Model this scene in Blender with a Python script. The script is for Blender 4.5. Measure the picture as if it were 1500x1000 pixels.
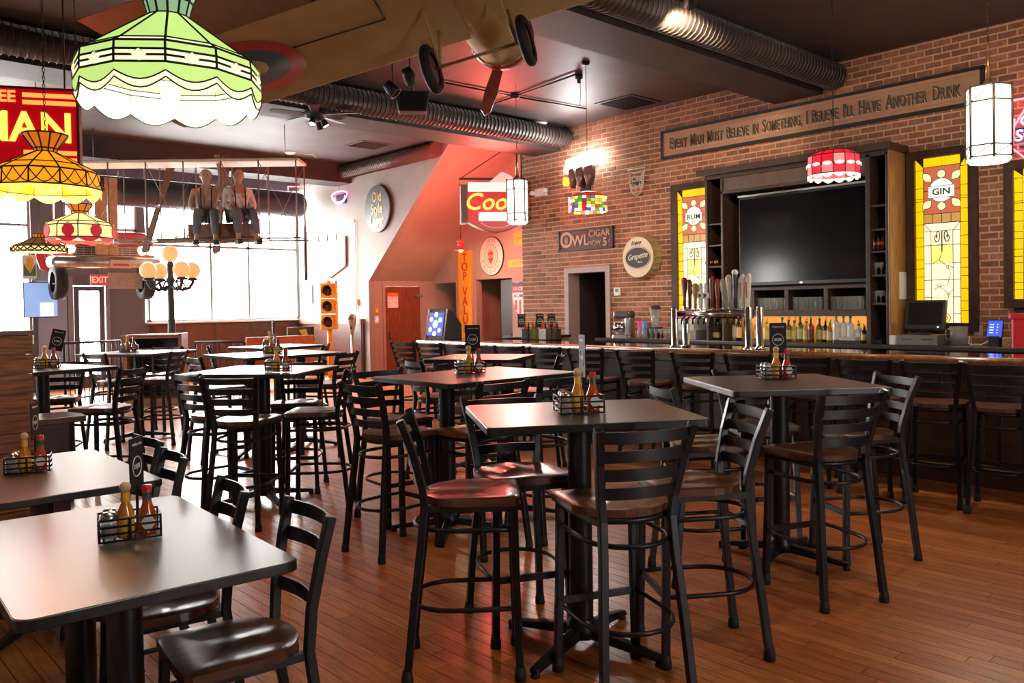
import bpy, bmesh, math, random
from mathutils import Vector, Matrix
random.seed(11)
scene = bpy.context.scene
for o in list(bpy.data.objects):
    bpy.data.objects.remove(o)
COL = scene.collection
PI = math.pi
sin, cos = math.sin, math.cos

# ------------------------------------------------------------------ camera
FPX, PITCH, ROLL, YAW, CY, EYE = 1210.8, .01704, .0169, .73896, 468.4, 1.55
_F = Vector((sin(YAW)*cos(PITCH), cos(YAW)*cos(PITCH), -sin(PITCH)))
_R0 = Vector((cos(YAW), -sin(YAW), 0))
_U0 = _R0.cross(_F)
_R = cos(ROLL)*_R0 - sin(ROLL)*_U0
_U = sin(ROLL)*_R0 + cos(ROLL)*_U0
cd = bpy.data.cameras.new('camera')
cd.sensor_width = 36
cd.lens = 36*FPX/1500
cd.shift_y = -(500-CY)/1500
cd.clip_start = .05
cam = bpy.data.objects.new('camera', cd)
m = Matrix.Identity(4)
for i in range(3):
    m[i][0], m[i][1], m[i][2] = _R[i], _U[i], -_F[i]
m.translation = (0, 0, EYE)
cam.matrix_world = m
COL.objects.link(cam)
scene.camera = cam

# ------------------------------------------------------------------ view, world, lights
scene.view_settings.view_transform = 'Standard'
scene.view_settings.look = 'None'
scene.view_settings.gamma = 1
scene.view_settings.use_curve_mapping = False
scene.view_settings.exposure = 1.15
w = bpy.data.worlds.new('daylight')
scene.world = w
w.use_nodes = True
bg = w.node_tree.nodes['Background']
bg.inputs[0].default_value = (1, .975, .94, 1)
bg.inputs[1].default_value = 24.0


def light(name, kind, loc, power, col=(1, 1, 1), size=.1, rot=None, spot=None, size_y=None, blend=.4):
    d = bpy.data.lights.new(name, kind)
    d.energy = power
    d.color = col
    if kind == 'AREA':
        d.size = size
        if size_y:
            d.shape = 'RECTANGLE'; d.size_y = size_y
    else:
        d.shadow_soft_size = size
    if spot:
        d.spot_size = math.radians(spot); d.spot_blend = blend
    o = bpy.data.objects.new(name, d)
    o.location = loc
    if rot is not None:
        o.rotation_euler = Vector(rot).to_track_quat('-Z', 'Y').to_euler()
    COL.objects.link(o)
    return o


def portal(loc, sx, sy, direction):
    o = light('window_portal', 'AREA', loc, 0, size=sx, size_y=sy, rot=direction)
    o.data.cycles.is_portal = True


portal((7.96, 18.75, 2.85), 3.7, 3.1, (0, -1, 0))
portal((3.3, 18.75, 2.6), 1.6, 3.4, (0, -1, 0))
portal((5.2, 18.75, 3.8), 1.9, 1.1, (0, -1, 0))
portal((5.03, 18.75, 1.2), .6, 1.9, (0, -1, 0))
portal((3.2, -4.2, 1.9), .6, 1.6, (0, 1, 0))
portal((-2.8, 12.6, 1.8), 1.0, 1.8, (1, 0, 0))

# ------------------------------------------------------------------ survey: sight lines met with real planes
def ray(px, py):
    return (px-750)/FPX*_R - (py-CY)/FPX*_U + _F
def atX(px, py, X):
    d = ray(px, py); q = d*(X/d.x); return Vector((q.x, q.y, q.z+EYE))
def atY(px, py, Y):
    d = ray(px, py); q = d*(Y/d.y); return Vector((q.x, q.y, q.z+EYE))
def atZ(px, py, Z):
    d = ray(px, py); q = d*((Z-EYE)/d.z); return Vector((q.x, q.y, q.z+EYE))

# ------------------------------------------------------------------ materials
MATS = {}
def mat(name, col, rough=.5, metal=0., noise=.0, nscale=12., emit=0., ecol=None, bump=0., bscale=60., coat=0., spec=.5, stretch=None):
    if name in MATS:
        return MATS[name]
    mm = bpy.data.materials.new(name); mm.use_nodes = True
    nt = mm.node_tree; b = nt.nodes['Principled BSDF']
    b.inputs['Base Color'].default_value = (*col, 1)
    b.inputs['Roughness'].default_value = rough
    b.inputs['Metallic'].default_value = metal
    b.inputs['Specular IOR Level'].default_value = spec
    b.inputs['Coat Weight'].default_value = coat
    if emit:
        b.inputs['Emission Color'].default_value = (*(ecol or col), 1)
        b.inputs['Emission Strength'].default_value = emit
    tc = nt.nodes.new('ShaderNodeTexCoord')
    src = tc.outputs['Object']
    if stretch:
        mp = nt.nodes.new('ShaderNodeMapping'); mp.inputs['Scale'].default_value = stretch
        nt.links.new(src, mp.inputs[0]); src = mp.outputs[0]
    if noise:
        n = nt.nodes.new('ShaderNodeTexNoise'); n.inputs['Scale'].default_value = nscale; n.inputs['Detail'].default_value = 6
        nt.links.new(src, n.inputs['Vector'])
        r = nt.nodes.new('ShaderNodeValToRGB')
        r.color_ramp.elements[0].position = .3; r.color_ramp.elements[1].position = .7
        r.color_ramp.elements[0].color = (*[c*(1-noise) for c in col], 1)
        r.color_ramp.elements[1].color = (*[min(1, c*(1+noise)) for c in col], 1)
        nt.links.new(n.outputs['Fac'], r.inputs[0]); nt.links.new(r.outputs[0], b.inputs['Base Color'])
    if bump:
        n2 = nt.nodes.new('ShaderNodeTexNoise'); n2.inputs['Scale'].default_value = bscale; n2.inputs['Detail'].default_value = 4
        nt.links.new(src, n2.inputs['Vector'])
        bp = nt.nodes.new('ShaderNodeBump'); bp.inputs['Strength'].default_value = bump; bp.inputs['Distance'].default_value = .01
        nt.links.new(n2.outputs['Fac'], bp.inputs['Height']); nt.links.new(bp.outputs[0], b.inputs['Normal'])
    MATS[name] = mm
    return mm

def pieces_mat(name, cols, rough, noise=.15, nscale=30, stretch=None, bump=.2, coat=0., spec=.5):
    """colour picked per piece: by object for single pieces, by island for joined ones"""
    mm = bpy.data.materials.new(name); mm.use_nodes = True
    nt = mm.node_tree; b = nt.nodes['Principled BSDF']; L = nt.links.new
    oi = nt.nodes.new('ShaderNodeObjectInfo'); ge = nt.nodes.new('ShaderNodeNewGeometry')
    ad = nt.nodes.new('ShaderNodeMath'); ad.operation = 'ADD'
    L(oi.outputs['Random'], ad.inputs[0]); L(ge.outputs['Random Per Island'], ad.inputs[1])
    fr = nt.nodes.new('ShaderNodeMath'); fr.operation = 'FRACT'; L(ad.outputs[0], fr.inputs[0])
    r = nt.nodes.new('ShaderNodeValToRGB'); cr = r.color_ramp
    for i, c in enumerate(cols):
        e = cr.elements[i] if i < 2 else cr.elements.new(i/(len(cols)-1))
        e.color = (*c, 1)
    for i in range(len(cols)):
        cr.elements[i].position = i/(len(cols)-1)
    L(fr.outputs[0], r.inputs[0])
    tc = nt.nodes.new('ShaderNodeTexCoord'); mp = nt.nodes.new('ShaderNodeMapping')
    mp.inputs['Scale'].default_value = stretch or (1, 1, 1)
    L(tc.outputs['Object'], mp.inputs[0])
    sh = nt.nodes.new('ShaderNodeVectorMath'); sh.operation = 'ADD'
    cx = nt.nodes.new('ShaderNodeCombineXYZ'); mu = nt.nodes.new('ShaderNodeMath'); mu.operation = 'MULTIPLY'; mu.inputs[1].default_value = 37.
    L(fr.outputs[0], mu.inputs[0]); L(mu.outputs[0], cx.inputs[0]); L(mu.outputs[0], cx.inputs[2])
    L(mp.outputs[0], sh.inputs[0]); L(cx.outputs[0], sh.inputs[1])
    n = nt.nodes.new('ShaderNodeTexNoise'); n.inputs['Scale'].default_value = nscale; n.inputs['Detail'].default_value = 6
    L(sh.outputs[0], n.inputs['Vector'])
    mr = nt.nodes.new('ShaderNodeMapRange'); mr.inputs[1].default_value = .3; mr.inputs[2].default_value = .7
    mr.inputs[3].default_value = 1-noise; mr.inputs[4].default_value = 1+noise
    L(n.outputs['Fac'], mr.inputs[0])
    mx = nt.nodes.new('ShaderNodeMix'); mx.data_type = 'RGBA'; mx.blend_type = 'MULTIPLY'; mx.inputs[0].default_value = 1
    L(r.outputs[0], mx.inputs[6]); L(mr.outputs[0], mx.inputs[7]); L(mx.outputs[2], b.inputs['Base Color'])
    b.inputs['Roughness'].default_value = rough; b.inputs['Coat Weight'].default_value = coat
    b.inputs['Specular IOR Level'].default_value = spec
    if bump:
        bp = nt.nodes.new('ShaderNodeBump'); bp.inputs['Strength'].default_value = bump; bp.inputs['Distance'].default_value = .004
        L(n.outputs['Fac'], bp.inputs['Height']); L(bp.outputs[0], b.inputs['Normal'])
    MATS[name] = mm
    return mm

def glass(name, tint=(1, 1, 1), clear=.8, rough=.05):
    if name in MATS:
        return MATS[name]
    mm = bpy.data.materials.new(name); mm.use_nodes = True
    nt = mm.node_tree; b = nt.nodes['Principled BSDF']; out = nt.nodes['Material Output']
    b.inputs['Base Color'].default_value = (*[c*.75 for c in tint], 1); b.inputs['Roughness'].default_value = rough; b.inputs['Specular IOR Level'].default_value = 1.
    t = nt.nodes.new('ShaderNodeBsdfTransparent'); t.inputs[0].default_value = (*[min(1, c*1.6) for c in tint], 1)
    mx = nt.nodes.new('ShaderNodeMixShader'); mx.inputs[0].default_value = clear
    nt.links.new(b.outputs[0], mx.inputs[1]); nt.links.new(t.outputs[0], mx.inputs[2]); nt.links.new(mx.outputs[0], out.inputs[0])
    MATS[name] = mm
    return mm

def emis(name, col, strength, rough=.35):
    return mat(name, [c*.6 for c in col], rough, emit=strength*.6, ecol=col)

BLACK = mat('black_powder_coat', (.007, .0075, .010), .38, noise=.2, nscale=40, spec=.38)
RUBBER = mat('black_rubber', (.01, .01, .011), .7)
SEAT = mat('dark_walnut_seat', (.10, .036, .018), .3, noise=.5, nscale=5, stretch=(9, .7, 4), coat=.2)
TOP = mat('table_laminate', (.05, .034, .028), .34, noise=.12, nscale=30, spec=1.)
TEDGE = mat('table_edge_black', (.01, .01, .011), .35)
TOP.node_tree.nodes['Principled BSDF'].inputs['IOR'].default_value = 1.9
WHITE = mat('white_paint', (.75, .75, .75), .5)
CHROME = mat('chrome', (.8, .8, .8), .12, 1.)
STEEL = mat('brushed_steel', (.5, .5, .5), .3, 1., noise=.1)
DARKWOOD = mat('dark_stained_wood', (.045, .018, .011), .38, noise=.35, nscale=6, stretch=(1, 1, 8))
MIDWOOD = mat('mid_brown_wood', (.16, .06, .028), .4, noise=.35, nscale=6, stretch=(1, 8, 8))
BARTOP = mat('bar_top_gloss', (.02, .011, .008), .08, noise=.3, nscale=5, coat=.6)
PLASTER = mat('grey_plaster', (.30, .275, .25), .8, noise=.06, nscale=3, bump=.08, bscale=25)
PLASTER2 = mat('taupe_plaster', (.36, .29, .24), .8, noise=.05, nscale=3)
CEIL = mat('dark_ceiling_paint', (.065, .042, .036), .55, noise=.25, nscale=2, bump=.05)
BEAM = mat('dark_beam_paint', (.04, .03, .026), .6, noise=.2, nscale=3)
LEAD = mat('lead_came', (.02, .018, .015), .5, .5)
REDTXT = mat('red_paint', (.5, .03, .025), .5)
YELLOW = mat('yellow_sign_paint', (.75, .42, .03), .5, noise=.1)
CREAM = mat('cream_paint', (.72, .62, .45), .55, noise=.06)
BLACKPAINT = mat('black_paint', (.015, .014, .014), .5)
PANE = glass('window_glass', (1, 1, 1), .93, .02)
CLEAR = glass('clear_glass', (.62, .64, .63), .62, .04)

# ------------------------------------------------------------------ mesh builder
class MB:
    def __init__(self):
        self.v = []; self.f = []; self.s = []
    def add(self, vs, fs, smooth=False, M=None):
        o = len(self.v)
        for p in vs:
            p = Vector(p)
            self.v.append(M @ p if M else p)
        for f in fs:
            self.f.append([i+o for i in f]); self.s.append(smooth)
        return self
    def bb(self, x0, x1, y0, y1, z0, z1, M=None):
        vs = [(x, y, z) for z in (z0, z1) for y in (y0, y1) for x in (x0, x1)]
        return self.add(vs, [(0, 2, 3, 1), (4, 5, 7, 6), (0, 1, 5, 4), (1, 3, 7, 5), (3, 2, 6, 7), (2, 0, 4, 6)], M=M)
    def cbb(self, c, s, M=None):
        return self.bb(c[0]-s[0]/2, c[0]+s[0]/2, c[1]-s[1]/2, c[1]+s[1]/2, c[2]-s[2]/2, c[2]+s[2]/2, M)
    def tube(self, path, r, n=8, closed=False, M=None, smooth=True, sq=False, up=None, ry=None):
        path = [Vector(p) for p in path]
        N = len(path); rs = r if isinstance(r, (list, tuple)) else [r]*N
        ts = []
        for i in range(N):
            a = path[i-1] if (i > 0 or closed) else path[i]
            b = path[(i+1) % N] if (i < N-1 or closed) else path[i]
            ts.append((b-a).normalized())
        u = Vector(up) if up else (Vector((0, 0, 1)) if abs(ts[0].z) < .9 else Vector((1, 0, 0)))
        rings = []
        if sq:
            n = 4
        for i in range(N):
            u = (u - ts[i]*u.dot(ts[i])).normalized(); w_ = ts[i].cross(u)
            ring = []
            for k in range(n):
                a = 2*PI*k/n + (PI/4 if sq else 0)
                kx = rs[i]*(1.414 if sq else 1); ky = (ry if ry else rs[i])*(1.414 if sq else 1)
                ring.append(path[i] + u*cos(a)*kx + w_*sin(a)*ky)
            rings.append(ring)
        vs = [p for rg in rings for p in rg]; fs = []
        for i in range(N if closed else N-1):
            j = (i+1) % N
            for k in range(n):
                fs.append((i*n+k, i*n+(k+1) % n, j*n+(k+1) % n, j*n+k))
        self.add(vs, fs, smooth and not sq, M)
        if not closed:
            self.add(rings[0], [tuple(range(n))[::-1]], False, M); self.add(rings[-1], [tuple(range(n))], False, M)
        return self
    def lathe(self, prof, n=16, M=None, smooth=True, a0=0., a1=2*PI):
        full = abs(a1-a0-2*PI) < 1e-6
        cnt = n if full else n+1
        vs = []
        for r, z in prof:
            for k in range(cnt):
                a = a0+(a1-a0)*k/n
                vs.append((r*cos(a), r*sin(a), z))
        fs = []
        for i in range(len(prof)-1):
            for k in range(n):
                k2 = (k+1) % cnt
                fs.append((i*cnt+k, i*cnt+k2, (i+1)*cnt+k2, (i+1)*cnt+k))
        self.add(vs, fs, smooth, M)
        return self
    def prism(self, poly, z0, z1, M=None, smooth=False):
        n = len(poly)
        vs = [(x, y, z0) for x, y in poly]+[(x, y, z1) for x, y in poly]
        fs = [tuple(range(n))[::-1], tuple(range(n, 2*n))]
        self.add(vs, fs, False, M)
        self.add(vs, [(i, (i+1) % n, n+(i+1) % n, n+i) for i in range(n)], smooth, M)
        return self
    def ball(self, c, r, n=12, sz=1., M=None):
        prof = [(max(1e-4, r*sin(PI*i/(n//2+2))), -r*sz*cos(PI*i/(n//2+2))) for i in range(n//2+3)]
        T = Matrix.Translation(c)
        return self.lathe(prof, n, (M @ T) if M else T)
    def build(self, name, material, parent=None, loc=None, rot=None, bevel=0.):
        me = bpy.data.meshes.new(name)
        me.from_pydata([tuple(p) for p in self.v], [], self.f)
        me.polygons.foreach_set('use_smooth', self.s)
        bm = bmesh.new(); bm.from_mesh(me)
        if not getattr(self, 'nomerge', False):
            bmesh.ops.remove_doubles(bm, verts=bm.verts, dist=1e-5)
        bmesh.ops.recalc_face_normals(bm, faces=bm.faces)
        bm.to_mesh(me); bm.free()
        me.materials.append(material)
        o = bpy.data.objects.new(name, me); COL.objects.link(o)
        if parent:
            o.parent = parent
        if loc is not None:
            o.location = loc
        if rot is not None:
            o.rotation_euler = rot
        if bevel:
            md = o.modifiers.new('bevel', 'BEVEL'); md.width = bevel; md.segments = 2; md.limit_method = 'ANGLE'
        return o

def tag(o, label, cat, group=None):
    o['label'] = label; o['category'] = cat
    if group:
        o['group'] = group
    return o
def thing(name, label, cat, loc=(0, 0, 0), rz=0., group=None, rot=None):
    o = bpy.data.objects.new(name, None); o.empty_display_size = .1; COL.objects.link(o)
    o.location = loc; o.rotation_euler = rot if rot else (0, 0, rz)
    return tag(o, label, cat, group)
def struct(o):
    o['kind'] = 'structure'; return o
def copy_tree(o, parent=None):
    c = o.copy(); COL.objects.link(c); c.parent = parent
    for ch in o.children:
        copy_tree(ch, c)
    return c
def T3(x, y, z):
    return Matrix.Translation((x, y, z))
def RZ(a):
    return Matrix.Rotation(a, 4, 'Z')
def RX(a):
    return Matrix.Rotation(a, 4, 'X')
def RY(a):
    return Matrix.Rotation(a, 4, 'Y')
def frame(origin, right, up):
    """matrix whose x is right, y is up and z faces the viewer of a flat sign"""
    r = Vector(right).normalized(); u = Vector(up).normalized(); n = r.cross(u)
    M = Matrix.Identity(4)
    for i in range(3):
        M[i][0], M[i][1], M[i][2] = r[i], u[i], n[i]
    M.translation = origin
    return M
_dg = None
def text(body, size, material, M, parent, name='lettering', depth=.004, sx=1., shear=0., bold=0., align='CENTER', spacing=1.):
    cu = bpy.data.curves.new('t', 'FONT'); cu.body = body; cu.size = size; cu.extrude = depth; cu.shear = shear
    cu.offset = bold*size; cu.align_x = align; cu.align_y = 'CENTER'; cu.resolution_u = 3; cu.space_character = spacing
    t = bpy.data.objects.new('t', cu); COL.objects.link(t)
    dg = bpy.context.evaluated_depsgraph_get(); dg.update()
    me = bpy.data.meshes.new_from_object(t.evaluated_get(dg)); me.name = name
    bpy.data.objects.remove(t); bpy.data.curves.remove(cu)
    me.transform(M @ Matrix.Diagonal((sx, 1, 1, 1))); me.materials.clear(); me.materials.append(material)
    o = bpy.data.objects.new(name, me); COL.objects.link(o); o.parent = parent
    return o
ORD = ['first', 'second', 'third', 'fourth', 'fifth', 'sixth', 'seventh', 'eighth', 'ninth', 'tenth', 'eleventh', 'twelfth', 'thirteenth', 'fourteenth',
       'fifteenth', 'sixteenth', 'seventeenth', 'eighteenth', 'nineteenth', 'twentieth', 'twenty-first', 'twenty-second', 'twenty-third', 'twenty-fourth', 'twenty-fifth', 'twenty-sixth']
# ------------------------------------------------------------------ projection used only to rank pieces by how large they show
def proj(p):
    d = Vector(p)-Vector((0, 0, EYE)); z = d.dot(_F)
    if z < .2:
        return None
    return 750+FPX*d.dot(_R)/z, CY-FPX*d.dot(_U)/z, z

XW = 9.8            # brick wall and stair wall plane
XR = 11.55          # recess back wall
YF = 18.5           # street front wall

# ------------------------------------------------------------------ floor of oak boards
PLANK = pieces_mat('oak_boards', [(.43, .13, .034), (.50, .165, .048), (.37, .105, .027), (.45, .14, .038), (.54, .19, .06), (.40, .12, .032)], .3, noise=.38, nscale=7, stretch=(14, .9, 1), bump=.1, coat=.0, spec=.35)
floor = struct(MB().bb(-2.6, 13, -4, 18.7, -.12, -.006).build('floor', mat('floor_joint', (.05, .015, .006), .7)))
BW = .083
boards = []
rb = random.Random(3)
x = -2.55
while x < 11.5:
    y = -4+rb.random()*1.0
    yy = -4.
    while yy < 18.4:
        ln = rb.uniform(.45, 1.7)
        y1 = min(18.4, yy+ln)
        boards.append((x, yy, y1)); yy = y1
    x += BW
def board_mesh(mb, b):
    x, y0, y1 = b; g = .0009; c = .001
    mb.add([(x+g, y0+g, -.006), (x+BW-g, y0+g, -.006), (x+BW-g, y1-g, -.006), (x+g, y1-g, -.006),
            (x+g+c, y0+g+c, 0), (x+BW-g-c, y0+g+c, 0), (x+BW-g-c, y1-g-c, 0), (x+g+c, y1-g-c, 0)],
           [(4, 5, 6, 7), (0, 1, 5, 4), (1, 2, 6, 5), (2, 3, 7, 6), (3, 0, 4, 7)])
def board_rank(b):
    q = proj((b[0]+BW/2, (b[1]+b[2])/2, 0))
    if not q or not (-40 < q[0] < 1540 and q[1] < 1060):
        return 0
    return (b[2]-b[1])/q[2]**3
ranked = sorted(boards, key=board_rank, reverse=True)
for b in ranked[:300]:
    mb = MB(); board_mesh(mb, b); mb.build('floor_board', PLANK, floor)
mb = MB()
for b in ranked[300:]:
    board_mesh(mb, b)
o = mb.build('floor_boards', PLANK, floor); o['kind'] = 'stuff'

# ------------------------------------------------------------------ brick wall on the right
MORTAR = mat('sand_mortar', (.60, .40, .22), .9, noise=.15, nscale=30)
BRICK = pieces_mat('red_brick', [(.36, .13, .075), (.29, .10, .06), (.40, .16, .10), (.17, .065, .05), (.34, .125, .07), (.23, .09, .065), (.37, .14, .085)], .85, noise=.22, nscale=25, bump=.5)
DY0, DY1, DZ = 8.53, 9.37, 2.08     # doorway in the brick
mb = MB()
mb.bb(XW+.001, XW+.22, -4, DY0, 0, 4.8)
mb.bb(XW+.001, XW+.22, DY1, 10.46, 0, 4.8)
mb.bb(XW+.001, XW+.22, DY0, DY1, DZ, 4.8)
wall_right = struct(mb.build('wall_right', MORTAR))
CH, BL = .0751, .186
holes = [(DY0-.02, DY1+.02, 0, DZ+.05), (3.3, 3.85, 1.3, 3.12), (1.9, 2.85, 1.55, 2.95), (6.75, 7.15, 1.3, 3.14), (4.0, 6.35, 1., 3.2), (-4, 8.0, 0, 1.0)]
bricks = []
rb = random.Random(5)
k = 0; z = .0
while z < 4.6:
    y = 10.46 - (0 if k % 2 else BL/2)
    if k % 2 == 0:
        bricks.append((10.46-BL/2+.005, 10.46, z))
    while y > .6:
        y0 = y-BL
        if not any(a <= y0 and y <= b and c <= z and z+CH <= d for a, b, c, d in holes):
            if not (y0 < DY1 and y > DY0 and z < DZ):
                bricks.append((y0+.005, y-.005, z))
            elif y0 < DY0:
                if DY0-y0 > .03: bricks.append((y0+.005, DY0, z))
                if y > DY1+.03: bricks.append((DY1, y-.005, z))
            elif y > DY1 and y-DY1 > .03:
                bricks.append((DY1, y-.005, z))
        y = y0
    z += CH; k += 1
def brick_mesh(mb, b):
    y0, y1, z = b; j = rb.uniform(-.003, .003); x0 = XW-.004+j; c = .003
    z0, z1 = z+.006, z+CH-.006
    mb.add([(XW+.012, y0, z0), (XW+.012, y1, z0), (XW+.012, y1, z1), (XW+.012, y0, z1),
            (x0, y0+c, z0+c), (x0, y1-c, z0+c), (x0, y1-c, z1-c), (x0, y0+c, z1-c)],
           [(4, 7, 6, 5), (0, 4, 5, 1), (1, 5, 6, 2), (2, 6, 7, 3), (3, 7, 4, 0)])
def brick_rank(b):
    if b[2] < 1.1 or b[2] > 4.35:
        return 0
    q = proj((XW, (b[0]+b[1])/2, b[2]))
    if not q or not (-5 < q[0] < 1505 and -5 < q[1] < 1005):
        return 0
    return (b[1]-b[0])/q[2]**3
ranked = sorted(bricks, key=brick_rank, reverse=True)
for b in ranked[:300]:
    mb = MB(); brick_mesh(mb, b); mb.build('brick', BRICK, wall_right)
mb = MB()
for b in ranked[300:]:
    brick_mesh(mb, b)
o = mb.build('bricks', BRICK, wall_right); o['kind'] = 'stuff'

# doorway frame and the dark passage behind it
mb = MB()
for y0, y1 in ((DY0-.07, DY0+.02), (DY1-.02, DY1+.07)):
    mb.bb(XW-.03, XW+.24, y0, y1, 0, DZ+.07)
mb.bb(XW-.03, XW+.24, DY0+.02, DY1-.02, DZ-.02, DZ+.07)
struct(mb.build('trim_1', mat('door_casing_paint', (.38, .27, .24), .5, noise=.08), bevel=.004))
mb = MB()
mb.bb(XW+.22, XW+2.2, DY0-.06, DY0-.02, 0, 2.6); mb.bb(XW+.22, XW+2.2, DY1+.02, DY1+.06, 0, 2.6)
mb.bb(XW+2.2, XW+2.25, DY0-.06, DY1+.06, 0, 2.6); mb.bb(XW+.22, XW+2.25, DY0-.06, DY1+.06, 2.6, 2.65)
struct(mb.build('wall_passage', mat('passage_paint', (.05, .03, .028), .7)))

# ------------------------------------------------------------------ stair side wall, sloped underside, recess
sl = [(15.35, 0), (YF+.2, 0), (YF+.2, 4.85), (12.25, 4.85), (15.35, 2.14)]
Myz = Matrix(((0, 0, 1, 0), (1, 0, 0, 0), (0, 1, 0, 0), (0, 0, 0, 1)))     # (y,z,x) -> xyz
struct(MB().prism(sl, XW, XW+.14, Myz).build('wall_stair', PLASTER))
struct(MB().prism([(15.36, 2.14), (15.36, 2.3), (12.25, 5.0), (12.25, 4.85)], XW+.14, XR+.1, Myz).build('wall_stair_underside', PLASTER2))
dL, dR, dH = 10.2, 11.18, 2.02
mb = MB()
mb.bb(XW+.14, dL-.04, 15.35, 15.5, 0, 2.2); mb.bb(dR+.04, XR+.05, 15.35, 15.5, 0, 2.2); mb.bb(dL-.04, dR+.04, 15.35, 15.5, dH+.04, 2.2)
struct(mb.build('wall_under_stair', PLASTER2))
mb = MB()
mb.bb(XR, XR+.16, 10.3, 12.66, 0, 4.9); mb.bb(XR, XR+.16, 12.66, 13.82, 2.13, 4.9)
mb.bb(XR, XR+.16, 13.82, 14.52, 0, 4.9); mb.bb(XR, XR+.16, 14.52, 15.5, 2.1, 4.9)
struct(mb.build('wall_recess', PLASTER2))
mb = MB()
mb.bb(XR+1.1, XR+1.2, 12.2, 15.6, 0, 2.6); mb.bb(XR+.16, XR+1.2, 15.5, 15.6, 0, 2.6); mb.bb(XR+.16, XR+1.2, 12.2, 12.3, 0, 2.6)
mb.bb(XR+.16, XR+1.2, 14.1, 14.2, 0, 2.6); mb.bb(XR+.16, XR+1.2, 12.2, 15.6, 2.6, 2.7)
struct(mb.build('wall_rear_hall', mat('rear_hall_plaster', (.3, .25, .2), .8, noise=.05)))
struct(MB().bb(XW+.22, XR+.2, 10.2, 10.35, 0, 4.9).build('wall_recess_side', PLASTER2))
# brown door under the stair
door = struct(MB().bb(dL, dR, 15.36, 15.41, .01, dH).build('door_1', mat('reddish_door_wood', (.2, .055, .022), .4, noise=.4, nscale=5, stretch=(10, 1, .8)), bevel=.004))
MB().bb(dL+.06, dL+.1, 15.29, 15.36, .85, 1.02).build('handle', CHROME, door)
MB().bb(dR-.16, dR+.02, 15.32, 15.36, 1.78, 1.84).build('door_closer', STEEL, door)
nt = MB().bb(dL+.08, dL+.36, 15.352, 15.36, 1.55, 1.88).build('notice', WHITE, door)
MB().bb(dL+.08, dL+.36, 15.349, 15.352, 1.8, 1.88).build('notice_band', mat('orange_print', (.8, .2, .03), .5), nt)
mb = MB()
mb.bb(dL-.06, dL, 15.32, 15.36, 0, dH+.06); mb.bb(dR, dR+.06, 15.32, 15.36, 0, dH+.06); mb.bb(dL, dR, 15.32, 15.36, dH, dH+.06)
struct(mb.build('trim_2', PLASTER2))
# black door standing open in the rear doorway
d2 = struct(MB().bb(XR+.1, XR+.14, 12.72, 13.12, 0, 2.1).build('door_2', mat('black_door', (.02, .015, .014), .4)))
MB().bb(XR+.07, XR+.1, 12.78, 13.06, .9, .95).build('push_bar', BLACKPAINT, d2)

# ------------------------------------------------------------------ ceiling, beams, ducts
mb = MB(); mb.bb(-2.6, 13, -4, 5.3, 4.45, 4.6)
c1 = struct(mb.build('ceiling', CEIL))
struct(MB().bb(-2.6, 13, 5.3, 9.8, 4.43, 4.6).build('ceiling_middle', CEIL))
struct(MB().bb(-2.6, 13, 9.8, 18.7, 4.72, 4.85).build('ceiling_far', CEIL))
struct(MB().bb(-2.6, XW+.02, 4.97, 5.62, 4.1, 4.47).build('trim_3', BEAM))
struct(MB().bb(-2.6, XW+.02, 9.5, 10.15, 4.08, 4.75).build('trim_4', BEAM))
struct(MB().bb(-2.6, XW, 15.97, 16.64, 4.33, 4.74).build('trim_5', BEAM))
DUCT = mat('ribbed_duct', (.10, .075, .065), .45, .3)
def duct(p0, p1, r, label, material=DUCT):
    p0, p1 = Vector(p0), Vector(p1); L = (p1-p0).length; n = int(L/.07)
    t = thing('air_duct', label, 'duct', p0)
    mb = MB(); mb.tube([Vector(), p1-p0], r, 14); mb.build('duct_body', material, t)
    mb = MB()
    d = (p1-p0).normalized(); a = d.orthogonal().normalized(); b = d.cross(a)
    for i in range(n):
        c = d*(L*(i+.5)/n)
        mb.tube([c+(a*cos(2*PI*k/12)+b*sin(2*PI*k/12))*(r+.004) for k in range(12)], .009, 4, True)
    o = mb.build('ribs', material, t); o['kind'] = 'stuff'
    return t
duct((1.5, 4.8, 4.27), (9.78, 4.8, 4.27), .155, 'dark ribbed flexible duct along the nearest ceiling beam')
duct((1.0, 9.32, 4.25), (9.75, 9.32, 4.25), .155, 'grey ribbed flexible duct along the middle ceiling beam')
duct((9.6, 12.6, 4.55), (9.6, 15.95, 4.55), .14, 'short ribbed duct above the sloping stair wall')
def vent(px, py, z, label):
    c = atZ(px, py, z); t = thing('ceiling_vent', label, 'vent', (c.x, c.y, z), 0)
    MB().bb(-.34, .34, -.34, .34, -.012, 0).build('vent_frame', mat('vent_frame', (.05, .04, .04), .5), t, bevel=.004)
    MB().bb(-.29, .29, -.29, .29, -.016, -.01).build('vent_grille', mat('vent_black', (.004, .004, .004), .8), t)
    mb = MB()
    for i in range(11):
        mb.bb(-.29, .29, -.26+i*.05, -.25+i*.05, -.024, -.015)
    mb.build('louvre', mat('vent_louvre', (.012, .01, .01), .6), t)
vent(920, 150, 4.43, 'square black return air vent in the ceiling above the brick wall')
vent(540, 212, 4.72, 'square black vent in the far ceiling near the stair wall')
# surface conduit on the ceiling
CON = mat('conduit_paint', (.05, .04, .04), .5)
J = atZ(754, 140, 4.42)
mb = MB(); mb.lathe([(.001, -.04), (.06, -.04), (.065, .005)], 10)
t = thing('junction_box', 'round ceiling junction box where four conduits cross', 'conduit', (J.x, J.y, 4.42))
mb.build('box', CON, t)
for px, py in ((652, 122), (708, 158), (858, 160), (848, 108)):
    e = atZ(px, py, 4.40)
    MB().tube([(0, 0, -.012), (e.x-J.x, e.y-J.y, -.012)], .012, 6).build('conduit', CON, t)

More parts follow.
